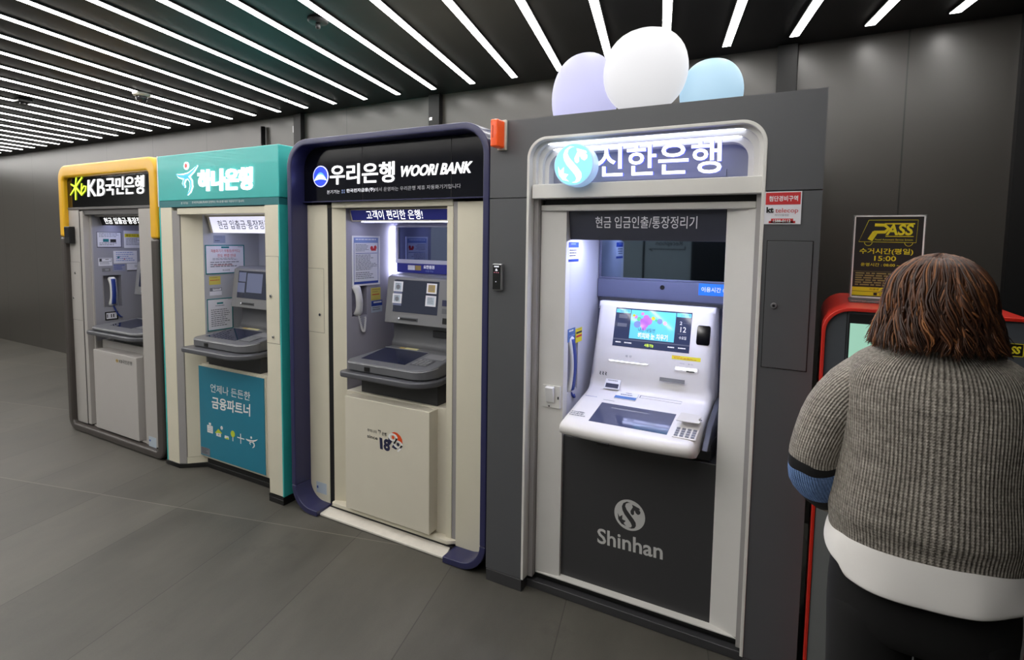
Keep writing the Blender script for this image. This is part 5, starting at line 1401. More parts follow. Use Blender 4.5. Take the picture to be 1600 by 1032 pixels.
    MB().slab([V((cx - 0.095, 2.201, 0.858)), V((cx - 0.045, 2.200, 0.858)), V((cx - 0.045, 2.198, 0.871)), V((cx - 0.095, 2.199, 0.871))], (0, -1, 0), 0.012).build('lip_slot', M['black'], body)
    # emblem and lettering on the lower panel
    L_ = PY(2.405)
    e0 = hit(983.7, 805.5, L_); rad = 0.0735
    rad = (hit(1007.6, 806, L_) - hit(959.6, 806, L_)).length / 2 * 0.975
    fe = Fr((e0.x - rad, 2.405, e0.z - rad), (2 * rad, 0, 0), (0, 0, 2 * rad), (0, -1, 0))
    eo = dot(MB(), fe, 0.5, 0.5, 0.5, d=0.0002, t=0.0008, k=56).build('emblem', mat('ink_silver', (206, 206, 204), 0.5), lw)
    emblem_shapes(Fr(fe.p(0.03, 0.03), fe.u * 0.94, fe.v * 0.94, fe.n), 0.0012, 0.0003).build('emblem_mark', M['dgrey2'], eo)
    def fl(bl, br, tl): return Fr(hit(*bl, L_), hit(*br, L_) - hit(*bl, L_), hit(*tl, L_) - hit(*bl, L_), (0, -1, 0))
    text('Shinhan', fl((933.5, 848.8), (1035.5, 875.5), (933.5, 825.0)), MATS['ink_silver'], lw, d=0.0008, bold=0.018)
    # wall switch plate on the left stile
    sw = Fr((-1.138, yw + 0.0, 0.0), (0, 0, 0), (0, 0, 0), (0, -1, 0))
    p1, p2 = hit(848.5, 600.5, PY(yw)), hit(876, 638.5, PY(yw + 0.01))
    so = MB().box(p1.x, p2.x, yw - 0.004, yw + 0.015, p2.z, p1.z).build('switch_plate', M['niche_white'], R, bevel=0.002)
    w_ = p2.x - p1.x; h_ = p1.z - p2.z
    MB().prism_x([(yw - 0.004, p2.z + h_ * 0.22), (yw - 0.012, p2.z + h_ * 0.26), (yw - 0.030, p1.z - h_ * 0.06), (yw - 0.004, p1.z - h_ * 0.02)], p1.x + w_ * 0.24, p1.x + w_ * 0.70).build('switch_rocker', M['inkwhite'], so, bevel=0.003)
    mm = MB().box(p1.x + w_ * 0.36, p1.x + w_ * 0.44, yw - 0.006, yw - 0.0035, p2.z + h_ * 0.04, p2.z + h_ * 0.09).box(p1.x + w_ * 0.88, p1.x + w_ * 0.94, yw - 0.006, yw - 0.0035, p2.z + h_ * 0.42, p2.z + h_ * 0.54)
    mm.build('plate_holes', M['black'], so)
    return R

grey = grey_kiosk()
KS = PX(-1.024)
fr = fr_px(KS, (888.5, 378.5), (903.5, 408.5))
notice('sticker', 'white and navy sheet high on the lit niche wall of the dark grey kiosk', fr, [('rect', 0, 1, 0.72, 1.0, M['inkblue']), ('rect', 0, 1, 0, 0.13, M['inkblue']), ('lines', 0.2, 0.9, 0.80, 0.93, 1, M['inkpale']), ('lines', 0.08, 0.8, 0.2, 0.62, 3, M['inknavy'])], cat='sticker', t=0.001)
fr = fr_px(KS, (887, 515.5), (898, 531.5))
notice('sticker', 'blue sticker beside the yellow one above the handset of the dark grey kiosk', fr, [('lines', 0.15, 0.95, 0.6, 0.9, 1, M['inkwhite']), ('lines', 0.2, 0.9, 0.25, 0.5, 1, M['inkpale'])], paper=M['sticker_blue'], cat='sticker', t=0.001)
fr = fr_px(KS, (899.3, 514.5), (908.8, 532.5))
notice('sticker', 'yellow sticker with black and red bars above the handset of the dark grey kiosk', fr, [('rect', 0.1, 0.95, 0.62, 0.76, M['ink']), ('rect', 0.1, 0.95, 0.36, 0.50, M['inkred']), ('lines', 0.2, 0.9, 0.82, 0.94, 1, M['inkgold'])], paper=M['inkyellow'], cat='sticker', t=0.001)
handset(-1.034, 2.49, 0.975, 1.265, M['handwhite'], 'white handset with blue back standing in the dark grey kiosk niche', grip=M['handblue'], cord_to=((-1.03, 2.53, 0.96), 0.02), cord_mat=M['handblue'], wy=0.036, lean=-0.01)

# security notice plate on the grey kiosk
fr = fr_px(PY(2.30), (1195.6, 300.2), (1250.8, 350.5))
notice('security_sign', 'red and white security sign high on the dark grey kiosk above the access door', fr, [
    ('rect', 0.03, 0.97, 0.60, 0.97, M['inkred']), ('text', '첨단경비구역', 0.12, 0.90, 0.70, 0.87, 0.02, M['inkwhite']),
    ('text', 'kt', 0.06, 0.26, 0.35, 0.53, 0.045, M['ink']), ('text', 'telecop', 0.31, 0.92, 0.31, 0.49, 0.0, M['inkred']), ('text', '케이티텔레캅', 0.29, 0.68, 0.245, 0.31, 0.0, M['inkgrey']),
    ('rect', 0.20, 0.80, 0.03, 0.17, M['inkred']), ('rect', 0.14, 0.86, 0.03, 0.10, M['inkred']), ('text', '1588-0112', 0.26, 0.73, 0.055, 0.145, 0.02, M['inkwhite'])], cat='sign', t=0.003)
# orange alarm lamp
a0 = at(785, 190, 2.30)
c = thing('alarm_lamp', (a0.x + 0.005, 2.285, 2.10), 'orange alarm lamp on a white base at the top corner of the dark grey kiosk', 'alarm')
za, zb = 2.152, 2.282
p_ = at(786.5, 210, 2.286); q_ = at(765.5, 210, 2.215); q2 = at(777.3, 210, 2.215)
MB().box(q_.x - 0.001, q2.x + 0.006, 2.283, 2.2985, za - 0.004, zb + 0.006).build('base', mat('alarm_base', (206, 204, 190), 0.45), c, bevel=0.003)
MB().prism_y([(q_.x, za + 0.004), (q2.x, za + 0.004), (q2.x, zb), (q_.x, zb)], 2.215, 2.284).build('lens', M['orange'], c, bevel=0.008, seg=3)
MB().box(q_.x + 0.012, q_.x + 0.016, 2.213, 2.216, za + 0.045, zb - 0.03).build('lens_rib', mat('alarm_rib', (190, 60, 14), 0.4), c)
# access reader
r0, r1 = at(769.8, 412, 2.28), at(783.6, 454.5, 2.28)
c = thing('door_reader', (r0.x + 0.02, 2.29, r1.z), 'slim black access reader with a silver rim on the dark grey kiosk pillar', 'card reader')
hb = MB().box(r0.x, r1.x, 2.276, 2.2995, r1.z, r0.z).build('housing', M['silver'], c, bevel=0.005)
MB().box(r0.x + 0.004, r1.x - 0.004, 2.273, 2.2765, r1.z + 0.005, r0.z - 0.005).build('front_glass', M['blacksign'], c, bevel=0.001)
ff = Fr((r0.x + 0.004, 2.273, r1.z), (r1.x - r0.x - 0.008, 0, 0), (0, 0, r0.z - r1.z), (0, -1, 0))
mm = MB(); rect(mm, ff, 0.2, 0.8, 0.87, 0.92); dot(mm, ff, 0.5, 0.79, 0.03, asp=0.33); rect(mm, ff, 0.36, 0.64, 0.73, 0.78); dot(mm, ff, 0.45, 0.33, 0.018, asp=0.33); mm.build('status_icons', M['let_dim'], c, recalc=False)
mm = MB(); dot(mm, ff, 0.25, 0.67, 0.016, asp=0.33); dot(mm, ff, 0.5, 0.67, 0.016, asp=0.33); dot(mm, ff, 0.75, 0.67, 0.016, asp=0.33); mm.build('status_dots', mat('dot_pink', (210, 120, 140), 0.4, emit=(220, 120, 140), power=0.6), c, recalc=False)

# plain glowing lightbox standing on the grey kiosk
lb = thing('lightbox_topper', (-0.72, 2.47, 2.287), 'plain glowing white lightbox of three rounded domes on top of the dark grey kiosk', 'lightbox')
def dome(name, x, y, rx, ry, z0, z1, m, cut=0.0, k=40, h=18, flat=0.0):
    """egg-shaped dome; flat > 0 widens its foot"""
    cz = z0 + (z1 - z0) * cut; rz = z1 - cz; rings = []
    a0 = -math.asin(min(1.0, (cz - z0) / rz)) if cz > z0 else 0.0
    for j in range(h + 1):
        a = a0 + (math.pi / 2 * 0.985 - a0) * j / h
        c_ = math.cos(a) ** 0.85
        rings.append([V((x + rx * c_ * math.cos(2 * math.pi * q / k), y + ry * c_ * math.sin(2 * math.pi * q / k), cz + rz * math.sin(a))) for q in range(k)])
    return MB().loft(rings).build(name, m, lb, smooth=True)
dome('dome', -0.985, 2.47, 0.162, 0.085, 2.287, 2.60, M['glow_lilac'], cut=0.35)
dome('dome', -0.69, 2.43, 0.186, 0.10, 2.287, 2.650, M['glow_white'], cut=0.50)
dome('dome', -0.42, 2.49, 0.130, 0.08, 2.287, 2.50, M['glow_cyan'], cut=0.35)
MB().box(-1.10, -0.33, 2.40, 2.54, 2.2855, 2.295).build('lightbox_base', M['dgrey'], lb)

# ------------------------------------------------------------------ red postal kiosk with a poster stand
def postal():
    R = thing('postal_kiosk', (0.31, 2.5, 0), 'red and grey postal service kiosk with a pale green screen, in front of the person', 'kiosk')
    x0, x1, zt, yf, yb = 0.034, 0.645, 1.512, 2.20, 2.86
    o = rr(x0, x1, 0.03, zt, 0.085, 10, (0, 0, 1, 1)); i = rr(x0 + 0.011, x1 - 0.011, 0.03, zt - 0.012, 0.076, 10, (0, 0, 1, 1))
    o2 = [(x0, 0.03)] + [p for p in arch(x0, x1, 0.03, zt, 0.085, 10)][1:]
    MB().band(arch(x0, x1, 0.03, zt, 0.085, 10), arch(x0 + 0.011, x1 - 0.011, 0.03, zt - 0.012, 0.076, 10), yf, yb).build('shell', M['red'], R, bevel=0.002, angle=50)
    inner = arch(x0 + 0.0115, x1 - 0.0115, 0.03, zt - 0.0125, 0.076, 10)
    fp = MB().prism_y(inner, yf + 0.012, yf + 0.05).build('front_panel', M['kioskgrey'], R)
    MB().box(x0 + 0.02, x1 - 0.02, yf + 0.05, yb - 0.001, 0.03, zt - 0.09).build('body', M['core'], R)
    MB().prism_y(inner, yb - 0.03, yb - 0.004).build('rear_panel', M['core'], R)
    MB().box(x0 + 0.012, x1 - 0.012, yf + 0.004, yf + 0.012, 0.03, 0.95).build('lower_front', M['kiosksilver'], R, bevel=0.002)
    MB().box(x0 + 0.02, x1 - 0.02, yf + 0.02, yb - 0.02, 0.0, 0.03).build('plinth', M['black'], R)
    MB().box(x0 + 0.072, x0 + 0.0745, yf + 0.0105, yf + 0.013, 0.95, zt - 0.015).build('panel_seam', M['core'], fp)
    bz = MB().box(0.112, 0.505, yf + 0.003, yf + 0.012, 1.10, 1.492).build('screen_bezel', M['black'], R, bevel=0.002)
    MB().box(0.117, 0.500, yf + 0.001, yf + 0.004, 1.125, 1.459).build('screen', M['mint'], bz)
    f = Fr((0.117, yf + 0.003, 1.460), (0.383, 0, 0), (0, 0, 0.03), (0, -1, 0))
    mm = MB(); letters(mm, '우체국 무인우편창구', f, 0.26, 0.75, 0.55, 0.85, d=0.0006); letters(mm, '24시간 접수 가능', f, 0.28, 0.7, 0.15, 0.4, d=0.0006); mm.build('lettering', M['inkgrey'], bz, recalc=False)
    f = Fr((0.505, yf + 0.012, 1.392), (0.068, 0, 0), (0, 0, 0.040), (0, -1, 0))
    lo = rect(MB(), f, d=0.0, t=0.001).build('logo_plate', M['black'], R)
    mm = MB(); rect(mm, f, 0, 1, 0, 0.04, d=0.0012); rect(mm, f, 0, 1, 0.96, 1, d=0.0012); rect(mm, f, 0.97, 1, 0, 1, d=0.0012); letters(mm, 'PASS', f, 0.12, 0.86, 0.2, 0.8, d=0.0014, bold=0.04, shear=0.08); mm.build('lettering', M['inkyellow'], lo, recalc=False)
    return R
postal()

ps = thing('poster_stand', (0.232, 2.46, 1.512), 'clear stand with a black and yellow postal poster on top of the red kiosk', 'poster stand')
pf = Fr((0.124, 2.45, 1.528), (0.217, 0, 0), (0, 0, 0.309), (0, -1, 0))
po = rect(MB(), pf, d=-0.002, t=0.002).build('poster', mat('poster_black', (40, 38, 38), 0.45), ps)
b = MB()
for a in ((0, 0.022, 0, 1), (0.978, 1, 0, 1), (0, 1, 0.985, 1), (0, 1, 0, 0.02)): rect(b, pf, *a, d=0.0, t=0.0014)
b.build('poster_border', M['inkwhite'], po)
MB().box(0.120, 0.345, 2.4525, 2.456, 1.520, 1.840).build('back_sheet', M['acrylic'], ps)
MB().box(0.119, 0.346, 2.42, 2.50, 1.5125, 1.521).build('base', M['acrylic'], ps, bevel=0.001)
MB().box(0.119, 0.346, 2.446, 2.458, 1.521, 1.528).build('base_slot', M['steel'], ps)
asp = 0.217 / 0.309
ye = MB()
tz = [(0.21, 0.945), (0.90, 0.945), (0.89, 0.68), (0.08, 0.685), (0.21, 0.945)]
stroke(ye, pf, tz, 0.005, asp=asp)
for c_ in (0.22, 0.79):
    stroke(ye, pf, [(c_ + 0.055 * math.cos(math.pi * (1 + q / 14)), 0.678 + 0.04 * math.sin(math.pi * (1 + q / 14))) for q in range(15)], 0.005, asp=asp)
stroke(ye, pf, [(0.24, 0.705), (0.31, 0.80)], 0.055, asp=asp); stroke(ye, pf, [(0.29, 0.80), (0.45, 0.803), (0.50, 0.845), (0.44, 0.885), (0.30, 0.888)], [0.035, 0.036, 0.036, 0.036, 0.036], asp=asp)
letters(ye, 'ASS', pf, 0.46, 0.83, 0.765, 0.895, bold=0.03, shear=0.06)
rect(ye, pf, 0.46, 0.85, 0.748, 0.756, d=0.0007); rect(ye, pf, 0.44, 0.86, 0.893, 0.908, d=0.0007)
letters(ye, 'Postal Automatic Service System', pf, 0.31, 0.84, 0.697, 0.722, shear=0.01)
letters(ye, '수거시간(평일)', pf, 0.10, 0.86, 0.528, 0.608, bold=0.014)
letters(ye, '15:00', pf, 0.32, 0.63, 0.457, 0.517, bold=0.012)
letters(ye, '운영시간 : 08:00 ~ 23:00', pf, 0.13, 0.87, 0.39, 0.43, bold=0.008)
rect(ye, pf, 0.022, 0.978, 0.085, 0.135, d=0.0007); rect(ye, pf, 0.022, 0.978, 0.032, 0.080, d=0.0007)
ye.build('poster_print', M['inkyellow'], po, recalc=False)
gm = MB()
for q in range(6): lines(gm, pf, 0.06, 0.95, 0.152 + q * 0.028, 0.152 + q * 0.028 + 0.02, 1, fill=0.8, d=0.0012, ragged=(q % 3 == 1))
rect(gm, pf, 0.03, 0.97, 0.325, 0.328, d=0.0012)
gm.build('small_print', mat('ink_dull_yellow', (150, 142, 90), 0.5, noise=0), po, recalc=False)
km = MB(); letters(km, '이용료 : 1,000원', pf, 0.28, 0.62, 0.098, 0.124, d=0.0016); letters(km, '상담 1588-1300', pf, 0.42, 0.8, 0.042, 0.070, d=0.0016); rect(km, pf, 0.34, 0.39, 0.04, 0.072, d=0.0014); km.build('small_print', M['ink'], po, recalc=False)

# ------------------------------------------------------------------ the person
from mathutils import noise as mnoise
def knit_material(name, c0, c1, ribs, col_noise=True):
    m = mat(name, c0, 0.92, noise=0, spec=0.2)
    nt = m.node_tree; b = nt.nodes['Principled BSDF']
    uv = N(m, 'ShaderNodeUVMap'); sp = N(m, 'ShaderNodeSeparateXYZ'); nt.links.new(uv.outputs[0], sp.inputs[0])
    tc = N(m, 'ShaderNodeTexCoord'); so = N(m, 'ShaderNodeSeparateXYZ'); nt.links.new(tc.outputs['Object'], so.inputs[0])
    def mth(op, a, bv=None):
        n = N(m, 'ShaderNodeMath'); n.operation = op
        for i, q in enumerate((a, bv)):
            if q is None: continue
            if isinstance(q, (int, float)): n.inputs[i].default_value = q
            else: nt.links.new(q, n.inputs[i])
        return n.outputs[0]
    rib = mth('SINE', mth('MULTIPLY', sp.outputs['X'], ribs * 2 * math.pi))
    stitch = mth('SINE', mth('ADD', mth('MULTIPLY', so.outputs['Z'], 900.0), mth('MULTIPLY', mth('ABSOLUTE', rib), 2.0)))
    h = mth('ADD', rib, mth('MULTIPLY', stitch, 0.35))
    bp = N(m, 'ShaderNodeBump'); bp.inputs['Strength'].default_value = 0.8; bp.inputs['Distance'].default_value = 0.0016
    nt.links.new(h, bp.inputs['Height']); nt.links.new(bp.outputs['Normal'], b.inputs['Normal'])
    n1 = N(m, 'ShaderNodeTexNoise'); n1.inputs['Scale'].default_value = 210; n1.inputs['Detail'].default_value = 3
    mp = N(m, 'ShaderNodeMapping'); mp.inputs['Scale'].default_value = (1, 1, 0.45); nt.links.new(tc.outputs['Object'], mp.inputs[0]); nt.links.new(mp.outputs[0], n1.inputs['Vector'])
    n2 = N(m, 'ShaderNodeTexNoise'); n2.inputs['Scale'].default_value = 22; mp2 = N(m, 'ShaderNodeMapping'); mp2.inputs['Scale'].default_value = (0.5, 0.5, 3.5); nt.links.new(tc.outputs['Object'], mp2.inputs[0]); nt.links.new(mp2.outputs[0], n2.inputs['Vector'])
    f = mth('ADD', mth('MULTIPLY', n1.outputs['Fac'], 0.75), mth('MULTIPLY', n2.outputs['Fac'], 0.30))
    f = mth('ADD', f, mth('MULTIPLY', rib, 0.07))
    cr = N(m, 'ShaderNodeValToRGB'); cr.color_ramp.elements[0].position = 0.28; cr.color_ramp.elements[0].color = rgb(*c0); cr.color_ramp.elements[1].position = 0.80; cr.color_ramp.elements[1].color = rgb(*c1)
    nt.links.new(f, cr.inputs[0]); nt.links.new(cr.outputs[0], b.inputs['Base Color'])
    return m

KNIT = knit_material('knit_grey', (100, 95, 89), (188, 181, 170), 150)
KNIT_S = knit_material('knit_grey_sleeve', (100, 95, 89), (188, 181, 170), 62)
BLUE_S = knit_material('knit_blue_sleeve', (92, 122, 174), (136, 168, 220), 62)

def hair_material():
    m = mat('hair_brown', (70, 42, 26), 0.42, noise=0, spec=0.4)
    nt = m.node_tree; b = nt.nodes['Principled BSDF']
    g = N(m, 'ShaderNodeNewGeometry')
    cr = N(m, 'ShaderNodeValToRGB')
    e = cr.color_ramp.elements; e[0].position = 0.0; e[0].color = rgb(46, 29, 22); e[1].position = 1.0; e[1].color = rgb(150, 98, 58)
    k = e.new(0.5); k.color = rgb(72, 45, 30); k = e.new(0.80); k.color = rgb(104, 64, 40)
    nt.links.new(g.outputs['Random Per Island'], cr.inputs[0]); nt.links.new(cr.outputs[0], b.inputs['Base Color'])
    return m

PCX, PCY = 0.262, 1.612
def person():
    # body: one skin surface grown on a skeleton
    vs, es, rd = [], [], []
    def v(p, r, par=None):
        vs.append(tuple(p)); rd.append(r)
        if par is not None: es.append((par, len(vs) - 1))
        return len(vs) - 1
    pel = v((PCX, PCY + 0.01, 0.95), 0.115)
    sp1 = v((PCX, PCY, 1.12), 0.10, pel)
    sp2 = v((PCX, PCY, 1.30), 0.105, sp1)
    nb = v((PCX, PCY + 0.005, 1.42), 0.06, sp2)
    nk = v((PCX, PCY + 0.015, 1.495), 0.048, nb)
    h1 = v((PCX, PCY + 0.025, 1.545), 0.062, nk)
    h2 = v((PCX, PCY + 0.022, 1.60), 0.078, h1)
    h3 = v((PCX, PCY + 0.015, 1.645), 0.066, h2)
    nose = v((PCX, PCY + 0.105, 1.592), 0.010, h2)
    chin = v((PCX, PCY + 0.085, 1.525), 0.022, h1)
    for s in (-1, 1):
        v((PCX + s * 0.082, PCY + 0.01, 1.59), 0.012, h2)
        a = v((PCX + s * 0.075, PCY + 0.01, 0.86), 0.085, pel)
        a = v((PCX + s * 0.085, PCY + 0.02, 0.49), 0.055, a)
        a = v((PCX + s * 0.09, PCY + 0.0, 0.11), 0.036, a)
        a = v((PCX + s * 0.095, PCY + 0.06, 0.05), 0.034, a)
        v((PCX + s * 0.10, PCY + 0.15, 0.035), 0.026, a)
    arms = {-1: [(0.125, 1.612, 1.385), (0.055, 1.612, 1.28), (0.035, 1.622, 1.165), (0.075, 1.70, 1.085), (0.165, 1.775, 1.052)],
            1: [(0.40, 1.612, 1.385), (0.465, 1.612, 1.28), (0.485, 1.64, 1.165), (0.455, 1.80, 1.13), (0.415, 1.985, 1.185)]}
    for s in (-1, 1):
        p = arms[s]; a = sp2
        a = v(p[0], 0.055, nb); a = v(p[1], 0.046, a); a = v(p[2], 0.040, a); a = v(p[3], 0.034, a); a = v(p[4], 0.024, a)
        d = (V(p[4]) - V(p[3])).normalized(); side = d.cross(V((0, 0, 1))).normalized(); upv = side.cross(d)
        w = V(p[4])
        pm = v(w + d * 0.04, 0.027, a)
        th = v(w + d * 0.035 + side * (-s) * 0.0 + upv * 0.034, 0.010, a)
        v(w + d * 0.065 + upv * 0.050, 0.008, th)
        for q, ln in enumerate((0.066, 0.074, 0.068, 0.054)):
            o = side * (-0.027 + 0.018 * q)
            k = v(w + d * 0.078 + o, 0.0095, pm)
            k = v(w + d * (0.078 + ln * 0.55) + o - upv * 0.010, 0.0085, k)
            v(w + d * (0.078 + ln * 0.90) + o - upv * 0.030, 0.0075, k)
    me = bpy.data.meshes.new('person')
    me.from_pydata(vs, es, [])
    me.materials.append(M['skin'])
    o = bpy.data.objects.new('person', me); COL.objects.link(o)
    sk = o.modifiers.new('skin', 'SKIN'); sk.use_smooth_shade = True
    for i, r in enumerate(rd): me.skin_vertices[0].data[i].radius = (r, r)
    me.skin_vertices[0].data[0].use_root = True
    o.modifiers.new('sub', 'SUBSURF').render_levels = 2
    bpy.context.view_layer.update()
    m2 = bpy.data.meshes.new_from_object(o.evaluated_get(bpy.context.evaluated_depsgraph_get()))
    bpy.data.objects.remove(o); m2.name = 'person'
    for p in m2.polygons: p.use_smooth = True
    P = bpy.data.objects.new('person', m2); COL.objects.link(P)
    tag(P, 'person from behind in grey knit sweater and black trousers at the red kiosk', 'person')
    for s in (-1, 1):
        MB().ball((PCX + s * 0.032, PCY + 0.088, 1.607), 0.011, 0.009, 0.008, 12, 8).build('eye', mat('eye_dark', (30, 22, 18), 0.2), P, smooth=True)
    MB().ball((PCX, PCY + 0.094, 1.556), 0.024, 0.008, 0.007, 14, 8).build('mouth', mat('lips', (176, 96, 92), 0.45), P, smooth=True)

    def se(a, e=2.5):
        c, s_ = math.cos(a), math.sin(a)
        return math.copysign(abs(c) ** (2 / e), c), math.copysign(abs(s_) ** (2 / e), s_)
    def ring(cx, cy, z, hw, hd, k=48, wr=0.0, e=2.5, tilt=0.0):
        out = []
        for q in range(k):
            c, s_ = se(2 * math.pi * q / k, e)
            p = V((cx + hw * c, cy + hd * s_, z + tilt * c * hw))
            if wr:
                n = mnoise.noise(V((p.x * 9, p.y * 9, p.z * 6 + 3))) + 0.5 * mnoise.noise(V((p.x * 22, p.y * 22, p.z * 12)))
                p += V((c, s_, 0)) * n * wr
            out.append(p)
        return out
    # black trousers
    mb = MB()
    mb.loft([ring(PCX, PCY + 0.01, z, a, b_, 32, 0.003) for z, a, b_ in ((1.03, 0.165, 0.115), (0.97, 0.182, 0.125), (0.90, 0.192, 0.13), (0.84, 0.194, 0.13), (0.79, 0.192, 0.126), (0.765, 0.16, 0.10), (0.755, 0.06, 0.05))])
    for s in (-1, 1):
        mb.loft([ring(PCX + s * x, PCY + 0.012, z, a, b_, 32, 0.004, 2.2) for z, x, a, b_ in ((0.90, 0.092, 0.090, 0.110), (0.84, 0.096, 0.099, 0.120), (0.78, 0.096, 0.096, 0.112), (0.6, 0.095, 0.09, 0.102), (0.4, 0.095, 0.086, 0.096), (0.2, 0.095, 0.084, 0.094), (0.06, 0.097, 0.084, 0.095))])
    mb.build('trousers', M['trousers'], P, smooth=True, subsurf=1)
    for s in (-1, 1):
        x = PCX + s * 0.098
        MB().loft([[V((x + w * math.cos(a), PCY + 0.045 + l * math.sin(a) + (0.02 if z > 0.04 else 0), z)) for a in [2 * math.pi * q / 24 for q in range(24)]] for z, w, l in ((0.001, 0.046, 0.130), (0.02, 0.050, 0.136), (0.05, 0.047, 0.122), (0.085, 0.040, 0.075))]).build('shoe', M['shoe'], P, smooth=True)
    # white shirt tail below the sweater
    mb = MB()
    rings = [ring(PCX, PCY, z, a, b_, 64, wr, 2.5) for z, a, b_, wr in ((1.06, 0.188, 0.130, 0.0), (1.02, 0.199, 0.140, 0.004), (0.985, 0.204, 0.146, 0.006), (0.955, 0.206, 0.150, 0.008), (0.935, 0.207, 0.152, 0.009), (0.934, 0.203, 0.148, 0.009), (0.97, 0.198, 0.142, 0.006))]
    for r_ in rings[2:]:
        for q, p in enumerate(r_):
            p.z += 0.014 * math.cos(2 * math.pi * q / 64 * 2 + 0.6) * (1.0 if p.z < 0.97 else 0.4) + (0.018 if p.x < PCX - 0.17 else 0)
    mb.loft(rings, cap=False).build('shirt', M['shirt'], P, smooth=True, subsurf=1)
    # sweater body
    prof = [(1.514, 0.066, 0.060, 0.012), (1.502, 0.084, 0.070, 0.008), (1.486, 0.112, 0.082, 0.004), (1.466, 0.150, 0.096, 0.0), (1.436, 0.184, 0.110, 0.0), (1.38, 0.198, 0.124, -0.003), (1.30, 0.192, 0.133, -0.006), (1.22, 0.192, 0.139, -0.006),
            (1.15, 0.202, 0.143, -0.005), (1.10, 0.206, 0.147, -0.003), (1.075, 0.207, 0.147, -0.002), (1.055, 0.202, 0.142, 0.0), (1.03, 0.199, 0.139, 0.0), (1.008, 0.199, 0.139, 0.0), (1.000, 0.197, 0.137, 0.0), (1.004, 0.190, 0.131, 0.0), (1.05, 0.186, 0.127, 0.0)]
    rings = [ring(PCX, PCY + dy, z, a, b_, 64, 0.0075 if 1.07 < z < 1.40 else 0.002, 2.45) for z, a, b_, dy in prof]
    SW = MB().loft(rings, cap=False, uv=True).build('sweater', KNIT, P, smooth=True, subsurf=2)
    # sleeves: cuffed path with the blue stripe between two black lines
    for s in (-1, 1):
        if s == -1:
            path = [(0.150, 1.608, 1.405), (0.100, 1.608, 1.362), (0.062, 1.606, 1.302), (0.040, 1.604, 1.242), (0.031, 1.604, 1.200), (0.030, 1.605, 1.178), (0.0298, 1.606, 1.171), (0.036, 1.620, 1.130), (0.050, 1.643, 1.094), (0.053, 1.647, 1.088), (0.080, 1.672, 1.076), (0.120, 1.715, 1.056), (0.162, 1.765, 1.050)]
            rad = [0.068, 0.074, 0.072, 0.068, 0.066, 0.067, 0.067, 0.070, 0.068, 0.067, 0.062, 0.052, 0.040]
            stripe = {5: 2, 6: 1, 7: 1, 8: 2}
        else:
            path = [(0.374, 1.608, 1.405), (0.419, 1.608, 1.365), (0.454, 1.606, 1.305), (0.474, 1.606, 1.245), (0.482, 1.612, 1.200), (0.484, 1.63, 1.168), (0.484, 1.634, 1.163), (0.478, 1.675, 1.142), (0.472, 1.71, 1.132), (0.471, 1.716, 1.131), (0.462, 1.77, 1.128), (0.444, 1.86, 1.14), (0.425, 1.945, 1.168)]
            rad = [0.075, 0.086, 0.088, 0.086, 0.082, 0.080, 0.080, 0.075, 0.070, 0.070, 0.064, 0.052, 0.040]
            stripe = {5: 2, 6: 1, 7: 1, 8: 2}
        mb = MB()
        base = MB().tube(path, rad, 32)
        vv = [V(p) for p in base.v]
        for p in vv:
            n = mnoise.noise(p * 13) * 0.012 + mnoise.noise(p * 30) * 0.005
            p += V((0, 0, 1)) * n + V((1, 0, 0)) * n * 0.6
        rgs = [vv[j * 32:(j + 1) * 32] for j in range(len(path))]
        for j in range(len(path) - 1):
            mb.mi = stripe.get(j, 0)
            b0_ = len(mb.v) if j == 0 else None
            if j == 0:
                for r_ in rgs: mb.v += [tuple(p) for p in r_]
            for a in range(32):
                c = (a + 1) % 32
                mb.f.append([j * 32 + a, j * 32 + c, (j + 1) * 32 + c, (j + 1) * 32 + a]); mb.m.append(mb.mi)
                mb.uv[len(mb.f) - 1] = [(a / 32, j), ((a + 1) / 32, j), ((a + 1) / 32, j + 1), (a / 32, j + 1)]
        mb.build('sleeve', [KNIT_S, BLUE_S, M['blackcloth']], SW, smooth=True, subsurf=1)
    # hair: inner cap plus wavy locks
    HM = hair_material()
    hx, hy = PCX - 0.004, PCY + 0.0
    tb = [(1.709, 0.004), (1.704, 0.032), (1.693, 0.055), (1.675, 0.075), (1.648, 0.092), (1.615, 0.102), (1.58, 0.108), (1.54, 0.112), (1.51, 0.115), (1.474, 0.120)]
    def surf(z):
        """radius of the hair mass at height z"""
        for (za, ra), (zb, rb) in zip(tb, tb[1:]):
            if z >= zb: return ra + (rb - ra) * max(0, (za - z) / (za - zb))
        return tb[-1][1]
    mb = MB()
    rings = []
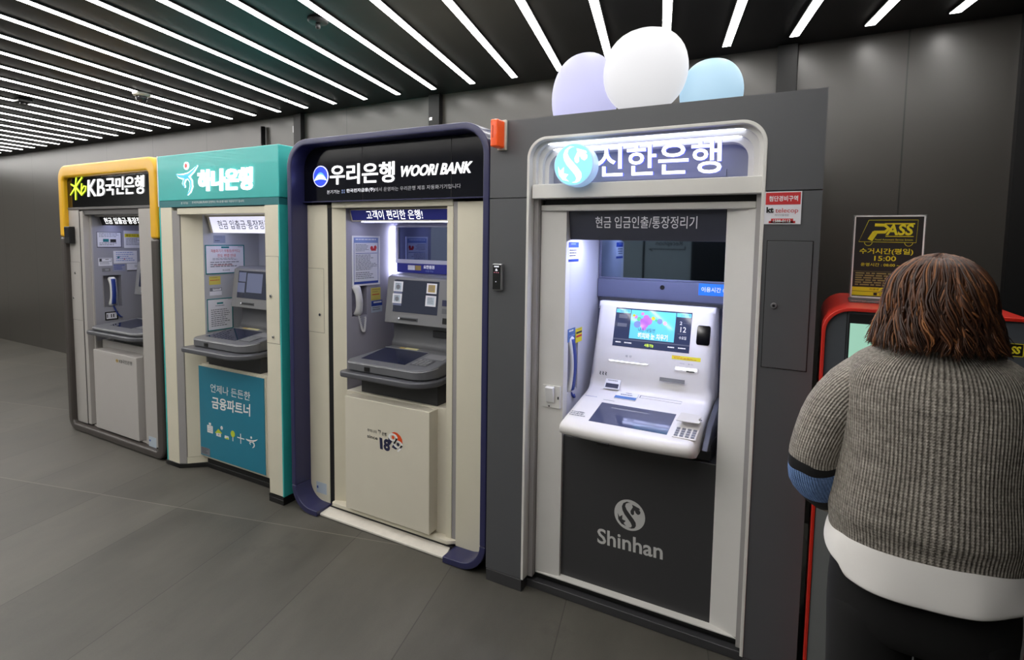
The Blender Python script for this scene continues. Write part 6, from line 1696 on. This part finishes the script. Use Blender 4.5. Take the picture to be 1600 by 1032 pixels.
    for z in (1.700, 1.688, 1.67, 1.645, 1.61, 1.57, 1.53, 1.495):
        rr_ = []
        for q in range(40):
            th = 2 * math.pi * q / 40
            r = surf(z) - 0.009
            y = math.sin(th) * r * 1.04
            if y > 0.045 and z < 1.66: y = 0.045
            rr_.append(V((hx + math.cos(th) * r, hy + y, z)))
        rings.append(rr_)
    mb.loft(rings)
    rnd = random.Random(11)
    nl = 1500
    for i in range(nl):
        th = 2 * math.pi * rnd.random()
        front = math.sin(th) > 0.45
        clump = mnoise.noise(V((math.cos(th) * 5, math.sin(th) * 5, 1.7)))
        clump2 = mnoise.noise(V((math.cos(th) * 9, math.sin(th) * 9, 8.1)))
        zend = 1.488 + 0.016 * clump2 + rnd.uniform(-0.006, 0.010) if not front else rnd.uniform(1.60, 1.65)
        if not front and rnd.random() < 0.2: zend += rnd.uniform(0.0, 0.05)
        z0 = rnd.choice((1.7085, 1.706, 1.702, 1.692)) if rnd.random() < 0.7 else rnd.uniform(1.58, 1.68)
        ph = clump * 7 + rnd.uniform(-0.35, 0.35); am = 0.012 + 0.007 * clump2; fr_ = 1.5 + 0.5 * clump
        lay = rnd.uniform(-0.010, 0.004) + 0.006 * clump2
        flick = (0.010 + 0.016 * clump) * (1.6 if abs(math.cos(th)) > 0.75 else 0.5) + rnd.uniform(-0.003, 0.004)
        n = 15; pts = []; rads = []
        rb = rnd.uniform(0.0016, 0.0034)
        for q in range(n):
            s = q / (n - 1)
            z = z0 + (zend - z0) * (s ** 1.1)
            r = surf(z) + lay * min(1, s * 3)
            dth = am / max(r, 0.03) * math.sin(ph + s * fr_ * 6.28) * min(1.0, s * 1.4)
            rw = 0.5 * am * math.cos(ph + s * fr_ * 6.28) * min(1.0, s * 1.3)
            fl = flick * (max(0, s - 0.70) / 0.30) ** 1.5
            t = th + dth
            pts.append(V((hx + math.cos(t) * (r + rw + fl), hy + math.sin(t) * (r + rw + fl) * 1.04, z)))
            rads.append(rb if s < 0.8 else rb * (0.9 * (1 - s) / 0.2 + 0.1))
        MBt = MB().tube(pts, rads, 4)
        b0_ = len(mb.v); mb.v += MBt.v
        for f in MBt.f: mb.f.append([b0_ + x for x in f]); mb.m.append(0)
    mb.build('hair', HM, P, smooth=True, recalc=False)
    return P
person()
